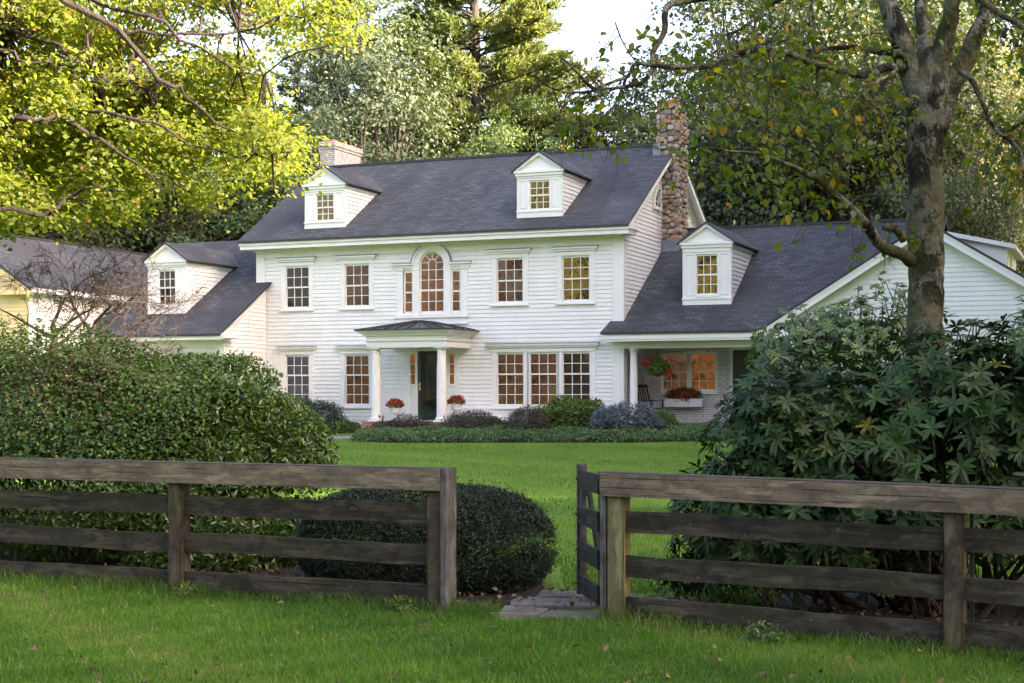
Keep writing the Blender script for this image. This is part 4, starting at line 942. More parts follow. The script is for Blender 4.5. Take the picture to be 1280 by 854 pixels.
def spruce(loc, rad, label, seed, mat='blue'):
    rg = np.random.default_rng(seed); r = empty('blue_spruce', loc, 0, label, 'shrub'); parts = []
    P, N = shell_points(rg, 850, rad, .75, .15, -.35, .10); P[:, 2] += .45 * rad[2]
    for p, n_ in zip(P, N):     # finger-like shoots
        m = 26; d_ = nrm((n_ + np.array([0, 0, .15]) + rg.normal(0, .35, 3))[None])[0]; t = rg.uniform(0, .15, m)
        Q = p + d_[None] * t[:, None] + rg.normal(0, .018, (m, 3)); parts.append(kites(rg, Q, rg.normal(0, 1, (m, 3)), .055, .28, .8, A=np.repeat(d_[None], m, 0) * 1.2, rnd=np.clip(  .25 + t * 4.2 + rg.normal(0, .12, m), 0, 1)))
    V, Fq, rr = join(parts); k = V[:, 2].reshape(-1, 4).min(1) > .0
    link('foliage', np_mesh('foliage', V, Fq, M[mat], rr), r)
    P, N = shell_points(rg, 3500, (rad[0] * .82, rad[1] * .82, rad[2] * .75), .7, .1, -.5, .1); P[:, 2] += .38 * rad[2]; k = P[:, 2] > 0
    V, Fq, rr = kites(rg, P[k], N[k], .07, .3, .9); link('inner_twigs', np_mesh('inner_twigs', V, Fq, M['purple'], rr), r)
spruce(hs(7.22, -2.2), (1.12, .85, .64), 'low wide blue spruce in front of the porch column', 60)
shrub('green_shrub', hs(8.1, -1.7), (.55, .5, .6), 5000, .06, 'cover', 'green shrub squeezed between the blue spruce and the rocking chair', 61, 0, .5, .8, .55, .1, -.3, .35, .1, 'shrub', 8)
# ground cover bed in front of the house
rg = np.random.default_rng(70)
def bed_pts(n):
    P = np.stack([rg.uniform(-.9, 11.5, n), rg.uniform(-6.0, -.4, n)], 1)
    front = np.interp(P[:, 0], [-.9, -.2, 1.5, 4.5, 7.5, 9.5, 11.5], [-3.6, -4.9, -5.1, -4.5, -4.0, -3.3, -2.6]); k = (P[:, 1] > front) & ~((P[:, 0] < 1.35) & (P[:, 1] > -3.05))
    P = P[k]; front = front[k]; return P, front
B, fr_ = bed_pts(60000); x = OX + B[:, 0] * C_ + B[:, 1] * S_; y = OY - B[:, 0] * S_ + B[:, 1] * C_
e_ = np.clip((B[:, 1] - fr_) / .35, 0, 1) * np.clip((B[:, 0] + .9) / .3, 0, 1); hh = (.08 + .22 * np.sqrt(e_)) * (1 + .2 * np.sin(B[:, 0] * 3.1) * np.sin(B[:, 1] * 2.7))
P = np.stack([x, y, ground(x, y) + hh * rg.uniform(.35, 1, len(x))], 1); N = np.tile([[-.15, -.5, .8]], (len(P), 1))
V, Fq, rr = kites(rg, P, N, .085, .5, .6)
tag(link('ground_cover', np_mesh('ground_cover', V, Fq, M['cover'], rr)), 'bed of low dark green leafy ground cover in front of the house', 'ground cover', kind='stuff')
strip('planting_bed', [hw(*p)[:2] for p in ((-.7, -3.6), (0, -4.7), (1.5, -4.9), (4.5, -4.3), (7.5, -3.8), (11.5, -2.5), (11.5, -.1), (6.2, -.1), (-.7, -2.0))], M['mulch'], .01, .25)
strip('walk', [hw(*p)[:2] for p in ((-5.2, -3.4), (-4.6, -4.4), (-.95, -4.0), (-.6, -3.7), (-.7, -2.7), (-1.2, -2.7), (-1.6, -2.9))], M['bluestone'], .012, .2)

# rhododendrons ---------------------------------------------------------
def whorls(rg, P, N, L, W, nl=(7, 11), droop=.2, yellow=.012):
    parts = []; T = np.array([0, .12, .4, .75, 1.0]); WT = np.array([.10, .32, 1.0, .85, .05])
    for p, n_ in zip(P, N):
        ax = n_ + np.array([0, 0, .55]) + rg.normal(0, .25, 3); ax /= np.linalg.norm(ax)
        u_ = np.cross(ax, [.3, .9, .2]); u_ /= np.linalg.norm(u_); v_ = np.cross(ax, u_); k = rg.integers(*nl); off = rg.uniform(0, 6.28); yel = rg.uniform() < yellow; sc = rg.uniform(.6, 1.15); drp = rg.uniform(.2, 1.8); tone = rg.uniform(0, .5)
        for i in range(k):
            a = off + 6.283 * i / k + rg.normal(0, .2); out = u_ * math.cos(a) + v_ * math.sin(a); el = rg.uniform(-.05, .5); l = L * sc * rg.uniform(.7, 1.15); ww = W * rg.uniform(.85, 1.15)
            side = np.cross(ax, out); dr = droop * drp * rg.uniform(.5, 1.3)
            c = p[None] + out[None] * (T * l * math.cos(el))[:, None] + ax[None] * (T * l * math.sin(el))[:, None] + np.array([0, 0, -1.0])[None] * (T ** 2 * l * dr)[:, None]
            w_ = (WT * ww * .5)[:, None]; fold = .25
            upv = nrm(np.cross(side[None], np.gradient(c, axis=0)) * -1)
            Lf, Rt = c + side[None] * w_ + ax[None] * w_ * fold, c - side[None] * w_ + ax[None] * w_ * fold
            V = np.stack([Lf, c, Rt], 1).reshape(-1, 3); f = []
            for j in range(4):
                b = j * 3; f += [[b, b + 1, b + 4, b + 3], [b + 1, b + 2, b + 5, b + 4]]
            parts.append((V, np.array(f), np.full(8, rg.uniform(.94, 1) if yel else tone + rg.uniform(0, .43))))
    return join(parts)
def rhodo(name, loc, lobes, n, L, W, mat, label, seed, nst, trunkr=.03):
    rg = np.random.default_rng(seed); r = empty(name, loc, 0, label, 'shrub'); Ps, Ns = [], []
    for c, rad, w_ in lobes:
        P, N = shell_points(rg, int(n * w_), rad, .45, .1, -.78, .22, 3.5); Ps.append(P + np.array(c)); Ns.append(N)
    P, N = np.concatenate(Ps), np.concatenate(Ns); k = P[:, 2] > .12; P, N = P[k], N[k]
    V, Fq, rr = whorls(rg, P, N, L, W); link('foliage', np_mesh('foliage', V, Fq, M[mat], rr, smooth=True), r)
    q = MB(); random.seed(seed)
    for i in range(nst):
        e = P[rg.integers(len(P))]; b = np.array([rg.normal(0, .45) + e[0] * .35, rg.normal(0, .25), -.05])
        m1 = b * .75 + e * .25 + rg.normal(0, .12, 3); m2 = b * .35 + e * .65 + rg.normal(0, .10, 3); q.tube([b, m1, m2, e], [trunkr, trunkr * .75, trunkr * .45, .006], 6, cap=False)
    for p in P[::2]:
        a = p - np.array([p[0] * .10, p[1] * .1, .22]) + rg.normal(0, .05, 3); q.tube([a, p], [.008, .005], 4, cap=False)
    q.build('stem', M['twig'], r); return r
rhodo('rhododendron', gl(4.05, 13.25), [((0, 0, 1.35), (2.0, 1.15, 1.28), .52), ((-1.25, -.1, 1.05), (.95, .9, .95), .17), ((-2.0, -.2, .80), (.62, .7, .68), .13), ((1.1, -.2, 1.6), (1.4, 1.1, 1.15), .20), ((.2, -.3, 2.0), (.9, .7, .6), .07), ((-1.3, -.1, 1.85), (.6, .6, .42), .05), ((-1.68, -.1, 1.55), (.62, .6, .6), .08)], 3000, .15, .034, 'rhodo', 'huge dark green large-leaved rhododendron behind the right fence', 81, 60)
rhodo('rhododendron', gl(4.75, 20.0), [((0, 0, 1.85), (1.55, 1.2, 1.45), 1.0)], 2400, .10, .034, 'rhodo_light', 'lighter green rhododendron dome left of the tree trunk, below the gable', 82, 25)
rhodo('rhododendron', gl(7.7, 19.5), [((0, 0, 1.7), (1.5, 1.2, 1.3), 1.0)], 1100, .12, .034, 'rhodo_light', 'lighter green rhododendron right of the tree trunk, mostly hidden', 83, 25)

# ---------------------------------------------------------------- trees
def grow(rg, p, d, length, rad, depth, out, ang=.6, up=.12, shrink=.74, wig=.14, nseg=4, leafpts=None, kids=(2, 4), minr=.004):
    pts = [np.array(p)]; d = d / np.linalg.norm(d); rads = [rad]
    for i in range(nseg):
        d = d + rg.normal(0, wig, 3) + np.array([0, 0, up * .3]); d /= np.linalg.norm(d); pts.append(pts[-1] + d * length / nseg); rads.append(max(minr, rad * (1 - .5 * (i + 1) / nseg)))
    out.tube(pts, rads, 6 if rad > .02 else 4, cap=False)
    if depth == 0:
        if leafpts is not None:
            for q in pts[1:]: leafpts.append((q, d))
        return
    if leafpts is not None and depth <= 1:
        for q in pts[2:]: leafpts.append((q, d))
    for i in range(rg.integers(*kids)):
        t = rg.uniform(.35, 1.0); k = min(nseg - 1, int(t * nseg)); q = pts[k] + (pts[k + 1] - pts[k]) * (t * nseg - k)
        nd = d + nrm(rg.normal(0, 1, (1, 3)))[0] * ang * 1.4; grow(rg, q, nd, length * shrink * rg.uniform(.7, 1.1), max(minr, rads[k + 1] * rg.uniform(.5, .75)), depth - 1, out, ang, up, shrink, wig, nseg, leafpts, kids, minr)
    grow(rg, pts[-1], d, length * shrink, rads[-1], depth - 1, out, ang, up, shrink, wig, nseg, leafpts, kids, minr)

def decid(name, seed, H, Rr, mat, nclump=90, nleaf=330, size=.24, base=.25, shape=1.0):
    """broadleaf tree: trunk and limbs to clumps spread over an uneven crown"""
    rg = np.random.default_rng(seed); r = empty(name, (0, 0, 0)); q = MB(); random.seed(seed)
    tr = H * .022; q.tube([(0, 0, -.3), (rg.normal(0, .15), rg.normal(0, .15), H * .3), (rg.normal(0, .3), rg.normal(0, .3), H * .6), (rg.normal(0, .4), rg.normal(0, .4), H * .88)], [tr * 1.25, tr, tr * .6, tr * .15], 9, jit=.06)
    parts = []; zc = H * (base + 1) / 2; hz = H * (1 - base) / 2
    k = rg.normal(0, 2.2, (5, 3)); ph = rg.uniform(0, 6, 5)
    for i in range(nclump):
        d_ = nrm(rg.normal(0, 1, (1, 3)))[0]; l = 1 + .16 * sum(np.sin(d_ @ k[j] + ph[j]) for j in range(5)); rr_ = rg.uniform(.25, 1) ** .45 * l
        c = d_ * rr_ * np.array([Rr, Rr, hz]); wz_ = 1 - .35 * shape * max(0, c[2] / hz) - .15 * max(0, -c[2] / hz); c[:2] *= wz_; c[2] += zc
        cr = Rr * rg.uniform(.16, .30); n = int(nleaf * rg.uniform(.6, 1.3)); e = rg.normal(0, .5, (n, 3)) * np.array([1, 1, .62]) * cr; P = c[None] + e
        N = nrm(np.tile(d_, (n, 1)) * .5 + nrm(e) * .7 + np.array([0, 0, .5])); parts.append(kites(rg, P, N, size, .6, .6, .3, rnd=np.clip(rg.normal(rg.uniform(.25, .7), .2, n), 0, 1)))
        if i % 2 == 0:
            b = np.array([rg.normal(0, .1), rg.normal(0, .1), H * rg.uniform(base * .8, .7)]); m = b * .45 + c * .55 + rg.normal(0, .3, 3); q.tube([b, m, c], [tr * .4, tr * .22, tr * .06], 5, cap=False)
    V, Fq, rr = join(parts); link('crown', np_mesh('crown', V, Fq, M[mat], rr), r); q.build('trunk', M['bark'], r); return r
def pine(name, seed, H, Rr, mat, size=.30, nw=24, bare=.25):
    rg = np.random.default_rng(seed); r = empty(name, (0, 0, 0)); q = MB(); tr = H * .017; parts = []; random.seed(seed)
    q.tube([(0, 0, -.3), (.1, 0, H * .5), (0, .1, H)], [tr * 1.2, tr * .75, tr * .1], 9, jit=.05)
    for i in range(nw):
        t = bare + (1 - bare) * i / nw; z = H * t; L0 = Rr * (1 - ((t - bare) / (1 - bare)) ** 1.5) * (.55 + .45 * min(1, (t - bare) * 5)) + .5
        for j in range(rg.integers(5, 8)):
            a = rg.uniform(0, 6.283); L = L0 * rg.uniform(.45, 1.2); d_ = np.array([math.cos(a), math.sin(a), rg.uniform(-.08, .4)]); b = np.array([0, 0, z + rg.normal(0, .45)]); e = b + d_ * L
            q.tube([b, b + d_ * L * .55 - np.array([0, 0, .1]), e], [tr * .28 * (1.1 - t), tr * .18 * (1.1 - t), .02], 5, cap=False)
            nn = int(80 * L)
            s = rg.uniform(.3, 1, nn) ** .7; P = b[None] + d_[None] * (s * L)[:, None] + rg.normal(0, 1, (nn, 3)) * np.array([.5, .5, .30]) * (.35 + .28 * L * (1.2 - s))[:, None] * .55; P[:, 2] += .10
            A = np.tile(d_, (nn, 1)) + np.array([0, 0, .55]); parts.append(kites(rg, P, np.tile([[0, -.1, .6]], (nn, 1)), size * 1.05, .36, 1.2, A=A, rnd=np.clip(rg.normal(rg.uniform(.3, .7), .2, nn), 0, 1)))
    V, Fq, rr = join(parts); link('crown', np_mesh('crown', V, Fq, M[mat], rr), r); q.build('trunk', M['bark'], r); return r
proto = {'dec1': decid('broadleaf_tree', 101, 18, 5.2, 'forest', 105, 330), 'dec2': decid('broadleaf_tree', 102, 18, 4.4, 'forest', 95, 330, .22, .18, .6),
         'grey': decid('broadleaf_tree', 103, 15.5, 6.0, 'forest_grey', 130, 420, .20, .12, .7), 'yellow': decid('broadleaf_tree', 104, 15, 3.4, 'forest_yellow', 75, 260, .22, .2, .9),
         'pine': pine('pine_tree', 105, 26, 5.6, 'pine', .32, 46), 'pineb': pine('pine_tree', 106, 24, 5.0, 'pine_blue', .30, 42, .12)}
# a bare, pale-branched tree
def bare_tree(name, seed, base, dirs, mat, label, cat, length, rad, depth, leaf=None, nl=0, kids=(2, 4), up=.12, wig=.14, ang=.6, size=.06, shrink=.74):
    rg = np.random.default_rng(seed); r = empty(name, base, 0, label, cat); q = MB(); lp = []; random.seed(seed)
    for b, d_ in dirs: grow(rg, np.array(b, float), np.array(d_, float), length, rad, depth, q, leafpts=lp, kids=kids, up=up, wig=wig, ang=ang, shrink=shrink)
    q.build('trunk', M[mat], r)
    if leaf:
        ii = rg.integers(0, len(lp), nl); P = np.array([lp[i][0] for i in ii]) + rg.normal(0, .04, (nl, 3)); V, Fq, rr = kites(rg, P, rg.normal(0, 1, (nl, 3)) * .4 + np.array([0, -.3, .5]), size, .6, .7, .8); link('crown', np_mesh('crown', V, Fq, M[leaf], rr), r)
    return r
used = {}
def plant(kind, px, Y, Hs, label, rz=None, X=None, group='trees of the wood behind the house'):
    x = (px - CX) / F * Y if X is None else X; p = proto[kind]
    o = p if kind not in used else copy_tree(p); used[kind] = 1
    o.location = (x, Y, gz(x, Y) - .1); s = Hs; o.scale = (s, s, s); o.rotation_euler = (0, 0, (len(used) * 1.3 + px * .37 + Y) % 6.28 if rz is None else rz)
    tag(o, label, 'tree', group); return o
T = plant
T('grey', 488, 66, 1.03, 'broad grey-green domed tree directly behind the left brick chimney')
T('pine', 592, 74, 1.10, 'tall sunlit pine rising above the middle of the main roof'); T('pine', 655, 84, .92, 'thinner sunlit pine at the left edge of the open sky')
T('pineb', 430, 82, 1.02, 'tall blue-green pine above the left brick chimney'); T('pineb', 535, 84, 1.12, 'dark blue-green pine behind the tall sunlit pine'); T('pineb', 372, 70, .72, 'shorter blue-green conifer left of the left brick chimney')
T('dec1', 310, 68, .86, 'dark broadleaf tree above the left slope of the main roof'); T('dec2', 235, 66, .92, 'dark leafy tree above the left wing dormer'); T('dec1', 150, 70, .95, 'leafy tree behind the left wing and the maple branches'); T('dec2', 60, 66, 1.0, 'leafy tree behind the cream-fronted garage roof'); T('dec1', -40, 72, 1.05, 'leafy tree at the left edge behind the maple')
T('dec1', 610, 66, .70, 'dark leafy tree low behind the middle of the main roof ridge'); T('dec2', 680, 68, .76, 'dark leafy tree low behind the right dormer of the main roof')
T('yellow', 742, 74, .98, 'yellow-lit slender tree between the right dormer and the stone chimney'); T('dec2', 795, 80, .66, 'low leafy tree just left of the stone chimney top')
T('grey', 872, 76, .95, 'grey-green tree right behind the stone chimney'); T('grey', 925, 68, 1.2, 'dark leafy tree right of the stone chimney'); T('pineb', 985, 76, .98, 'tall blue-green conifer above the right wing ridge'); T('grey', 1040, 66, 1.15, 'leafy tree above the right wing roof left of the big trunk')
T('grey', 1095, 74, 1.5, 'tall leafy tree behind the big trunk fork'); T('grey', 1235, 62, .76, 'grey-green leafy tree right of the big trunk above the shed dormer'); T('yellow', 1175, 68, 1.35, 'yellowing tree seen right beside the big trunk'); T('dec1', 1160, 76, 1.15, 'leafy tree directly behind the big trunk'); T('pineb', 1290, 72, 1.0, 'dark conifer at the right edge of the photo')
grp = 'unseen trees added right of the frame for shade'
for i, (x, y, k, s) in enumerate([(29, -16, 'dec1', 1.4), (30, -10, 'dec2', 1.5), (28.5, -4, 'grey', 1.6), (29, 1.5, 'dec1', 1.25), (29, 6.5, 'dec2', 1.0), (30, 11, 'dec1', .95), (29, 15.5, 'dec2', 1.15), (28, 20, 'dec1', 1.4), (29, 25, 'dec2', 1.75), (28, 30, 'dec1', 1.8), (28, 35, 'grey', 2.1), (26, 40, 'dec1', 1.7), (25, 46, 'dec2', 1.6),
    (35, -13, 'dec1', 1.5), (36, -6, 'dec2', 1.5), (35, 0, 'grey', 1.5), (36, 7, 'dec2', 1.0), (36, 13, 'dec1', 1.0), (35, 19, 'grey', 1.5), (35, 26, 'dec1', 1.85), (35, 33, 'dec2', 1.9), (34, 40, 'dec1', 1.6), (33, 48, 'dec2', 1.5)]):
    T(k, 0, y, s, 'unseen leafy tree added right of the frame to shade house and lawn', X=x, group=grp)  # unseen rows, placed and sized to shade house and lawn but spare the maple
grp = 'trees across the road behind the viewpoint'
for i, (x, y, k, s) in enumerate([(-22, -26, 'dec1', 1.1), (-14, -31, 'dec2', 1.2), (-6, -28, 'dec1', 1.0), (3, -31, 'yellow', 1.4), (10, -27, 'dec2', 1.15), (18, -29, 'dec1', 1.15), (-31, -22, 'yellow', 1.3), (-40, -18, 'dec1', 1.2), (27, -24, 'dec2', 1.2), (-2, -38, 'dec2', 1.4), (-26, -38, 'dec1', 1.3), (-48, -10, 'dec2', 1.25), (14, -40, 'dec1', 1.35)]):
    T(k, 0, y, s, 'leafy tree across the road behind the viewpoint', X=x, group=grp)
bare_tree('bare_tree', 107, (18.9, 61, gz(18.9, 61)), [((0, 0, 0), (.05, 0, 1)), ((.2, 0, 0), (-.35, -.1, 1)), ((.4, 0, 0), (.4, 0, 1))], 'bark_pale', 'pale-branched nearly bare tree right of the big trunk, behind the gable', 'tree', 5.2, .11, 5, 'forest_yellow', 1400, (1, 3), .2, .10, .5, .2)
# far wood that reads as one mass
rg = np.random.default_rng(120); parts = []
for i in range(230):
    Y_ = rg.uniform(92, 125); px = rg.uniform(-250, 1500); x = (px - CX) / F * Y_; top = np.interp(px, [-250, 400, 640, 700, 820, 900, 1500], [17, 20, 19, 14.0, 13.5, 19, 24]) * Y_ / 100; z = gz(x, Y_) + rg.uniform(.1, 1) * (top - gz(x, Y_) - 2)
    n = 330; e = rg.normal(0, .55, (n, 3)) * rg.uniform(2.2, 3.4) * np.array([1, 1, .9]); parts.append(kites(rg, np.array([x, Y_, z])[None] + e, nrm(e) + np.array([0, -.2, .5]), .42, .6, .6, rnd=np.clip(rg.normal(rg.uniform(.2, .7), .2, n), 0, 1)))
V, Fq, rr = join(parts); tag(link('distant_woodland', np_mesh('distant_woodland', V, Fq, M['forest'], rr)), 'distant dark green woodland filling the gaps behind the trees', 'woodland', kind='stuff')

parts = []  # unseen leaf mass added so the panes mirror foliage instead of sky
for i in range(150):
    x = rg.uniform(-75, 60); y = rg.uniform(-58, -44); z = rg.uniform(1, 1) * rg.uniform(.5, 24) ; n = 150; e = rg.normal(0, .55, (n, 3)) * 3.4; parts.append(kites(rg, np.array([x, y, z])[None] + e, nrm(e) + np.array([0, .2, .5]), .9, .7, .6))
V, Fq, rr = join(parts); tag(link('reflection_backdrop', np_mesh('reflection_backdrop', V, Fq, M['forest'], rr)), 'green leaf mass added behind the viewpoint to darken window reflections', 'woodland', kind='stuff')

# the sunlit maple on the left ------------------------------------------------
rg = np.random.default_rng(130); random.seed(130)
MX, MY = -11.6, 27.5; mz = gz(MX, MY)
maple = empty('maple_tree', (MX, MY, mz), 0, 'sunlit yellow-green maple reaching in from the left edge', 'tree')
q = MB(); L3 = lambda px, py, Y_: np.array(at(px, py, Y_)) - np.array([MX, MY, mz])
q.tube([(0, 0, -.3), (.1, 0, 2.5), (.2, .1, 5), (.1, -.1, 9), (.3, 0, 13.5)], [.42, .34, .29, .2, .05], 12, jit=.05)
limbs = [([(-140, 120), (-40, -40), (60, -15), (150, 38), (200, 95), (235, 122), (268, 150), (310, 172)], 23.6, .13), ([(-140, 210), (-60, 185), (0, 160), (40, 150), (85, 148), (130, 178), (175, 208), (215, 240)], 24.0, .15),
         ([(-140, 290), (-60, 268), (0, 258), (45, 268), (70, 268), (85, 250), (125, 232), (160, 240)], 23.8, .11), ([(-140, 60), (-30, 20), (80, 60), (130, 100), (180, 112), (210, 108)], 24.6, .09), ([(60, -15), (180, 20), (250, 60), (330, 95), (400, 60)], 24.2, .07), ([(0, 60), (40, 80), (90, 70), (110, 60)], 24.4, .06), ([(150, 38), (230, 45), (300, 40), (380, 20), (440, 10)], 24.2, .055), ([(85, 148), (150, 140), (210, 165), (300, 200), (360, 190)], 24.0, .06)]
nodes = []
for pts, Y_, rr_ in limbs:
    P = [L3(px, py, Y_ + rg.normal(0, .35)) for px, py in pts]; P = [P[0] * .6 + np.array([.15, 0, P[0][2] * .4])] + P[1:] if pts[0][0] < -100 else P
    fine = []
    for a, b in zip(P[:-1], P[1:]):
        for t in (0, .33, .66): fine.append(a * (1 - t) + b * t + rg.normal(0, .055, 3))
    fine.append(P[-1]); q.tube(fine, list(np.linspace(rr_ * .55, .010, len(fine))), 8, cap=False, jit=.05); nodes += fine[4:]
nodes = np.array(nodes)
PO = [(-120, -150), (470, -150), (458, 12), (432, 55), (405, 42), (348, 60), (322, 98), (305, 132), (350, 145), (378, 190), (352, 226), (310, 206), (285, 238), (250, 254), (215, 230), (170, 262), (150, 290), (80, 285), (0, 285), (-120, 290)]
def inpoly(x, y, P=PO):
    c = False; j = len(P) - 1
    for i in range(len(P)):
        if (P[i][1] > y) != (P[j][1] > y) and x < (P[j][0] - P[i][0]) * (y - P[i][1]) / (P[j][1] - P[i][1]) + P[i][0]: c = not c
        j = i
    return c
parts = []; cnt = 0
while cnt < 430:
    px, py = rg.uniform(-120, 470), rg.uniform(-150, 292)
    if not inpoly(px, py): continue
    sp = np.clip((px - 200) / 260, 0, 1) * (1 if py < 110 else .35)
    if rg.uniform() < sp * .72 or (px > 260 and py < 60 and rg.uniform() < .3) or (py < -20 and rg.uniform() < .5): continue
    cnt += 1; c = L3(px, py, rg.uniform(24.0, 29.5)); j = np.argmin(np.linalg.norm(nodes - c, axis=1)); b = nodes[j]
    m = (b + c) / 2 + rg.normal(0, .15, 3); q.tube([b, m, c], [.022, .014, .005], 4, cap=False)
    n = int(rg.uniform(120, 250)); cr = rg.uniform(.35, .62); e = rg.normal(0, .55, (n, 3)) * np.array([1.1, 1.1, .55]) * cr
    parts.append(kites(rg, c[None] + e, np.tile([[.25, -.3, .8]], (n, 1)) + nrm(e) * .4, .105, .8, .7, .35, rnd=np.clip(rg.normal(.5, .26, n), 0, 1)))
for i in range(200):      # rest of the crown, mostly above and left of the picture
    d_ = nrm(rg.normal(0, 1, (1, 3)))[0]; c = d_ * rg.uniform(.4, 1) ** .5 * np.array([7.0, 6.0, 4.5]) + np.array([0, 0, 10.8])
    p = np.array([MX, MY, mz]) + c
    if CX + F * p[0] / p[1] > -60 and HY - F * (p[2] - CH) / p[1] > -60: continue
    n = 220; e = rg.normal(0, .55, (n, 3)) * np.array([1.1, 1.1, .6]) * .8; parts.append(kites(rg, c[None] + e, np.tile([[0, 0, 1.]], (n, 1)) + nrm(e) * .4, .15, .8, .55, .35))
    b = np.array([0, 0, rg.uniform(5, 12)]); q.tube([b, (b + c) / 2 + rg.normal(0, .3, 3), c], [.07, .045, .01], 5, cap=False)
V, Fq, rr = join(parts); link('crown', np_mesh('crown', V, Fq, M['maple'], rr), maple); q.build('trunk', M['twig'], maple)
# small bare tree in front of the left wing
bx_, by_ = (80 - CX) / F * 27, 27.0
bt = bare_tree('bare_tree', 133, (bx_, by_, gz(bx_, by_)), [((-.18, 0, 2.75), (-.9, .2, .8)), ((-.18, 0, 2.75), (.1, -.2, 1)), ((-.18, 0, 2.75), (-.3, .3, 1)), ((-.12, 0, 2.6), (.7, 0, .7)), ((.48, .1, 2.85), (-.35, .2, 1)), ((.48, .1, 2.85), (.5, -.2, 1)), ((.48, .1, 2.85), (1.0, .1, .55)), ((.5, .1, 2.5), (1.1, .2, .35)), ((.5, .1, 2.5), (.9, -.3, .7))], 'twig_grey', 'small bare dark-branched tree in front of the left wing dormer', 'tree', .78, .042, 5, 'redleaf', 200, (1, 4), -.02, .2, .62, .05, .76)
q = MB(); q.tube([(-.05, 0, -.1), (-.12, .02, 1.4), (-.18, 0, 2.78)], [.10, .08, .065], 8, jit=.06); q.tube([(.2, .05, -.1), (.4, .1, 1.4), (.48, .1, 2.88)], [.09, .07, .055], 8, jit=.06); q.build('trunk', M['twig_grey'], bt)

# big patchy-barked tree on the right -----------------------------------------
rg = np.random.default_rng(140); random.seed(140)
TX, TY = (1157 - CX) / F * 13.6, 13.6; tz = gz(TX, TY)
tree = empty('birch_tree', (TX, TY, tz), 0, 'large patchy grey-barked tree with spreading branches rising from the rhododendron', 'tree')
B3 = lambda px, py, Y_=13.6: np.array(at(px, py, Y_)) - np.array([TX, TY, tz])
def rib(q, pts, r0, r1, Y0=13.6, dY=0., seg=10, jit=.03, sub=3):
    P = [B3(px, py, Y0 + dY * i / (len(pts) - 1)) for i, (px, py) in enumerate(pts)]; fine = []
    for i in range(len(P) - 1):
        p0, p1, p2, p3 = P[max(i - 1, 0)], P[i], P[i + 1], P[min(i + 2, len(P) - 1)]
        for k in range(sub):
            t = k / sub; fine.append(.5 * (2 * p1 + (p2 - p0) * t + (2 * p0 - 5 * p1 + 4 * p2 - p3) * t * t + (3 * p1 - p0 - 3 * p2 + p3) * t ** 3) + rg.normal(0, r0 * .06, 3))
    fine.append(P[-1]); rad = list(np.linspace(r0, r1, len(fine))); q.tube(fine, rad, seg, cap=True, jit=jit); return fine
q = MB()
pts = [(1150, 770), (1152, 680), (1156, 560), (1157, 450), (1157, 375), (1158, 340), (1156, 300), (1157, 250), (1157, 200), (1157, 150), (1160, 115), (1163, 85), (1163, 60)]
P = [B3(*p) for p in pts]; fine, rad = [], []
R0 = [.27, .22, .19, .172, .163, .160, .168, .164, .160, .172, .195, .15, .05]
for i in range(len(P) - 1):
    for k in range(5):
        t = k / 5; fine.append(P[i] * (1 - t) + P[i + 1] * t + rg.normal(0, .004, 3)); rad.append((R0[i] * (1 - t) + R0[i + 1] * t) * (1 + rg.normal(0, .02)))
fine.append(P[-1]); rad.append(R0[-1]); q.tube(fine, rad, 22, jit=.035)
stemsB = [([(1153, 160), (1146, 115), (1131, 65), (1108, 0), (1092, -60), (1080, -160)], .135, .05, 0), ([(1158, 110), (1154, 40), (1151, 0), (1148, -80)], .085, .04, .5), ([(1166, 125), (1180, 50), (1190, 10), (1200, -70)], .11, .05, -.3), ([(1166, 165), (1182, 118), (1203, 80), (1220, 45), (1233, 5), (1250, -80)], .125, .05, .2)]
for p, a, b, dy in stemsB: rib(q, p, a, b, 13.6, dy)
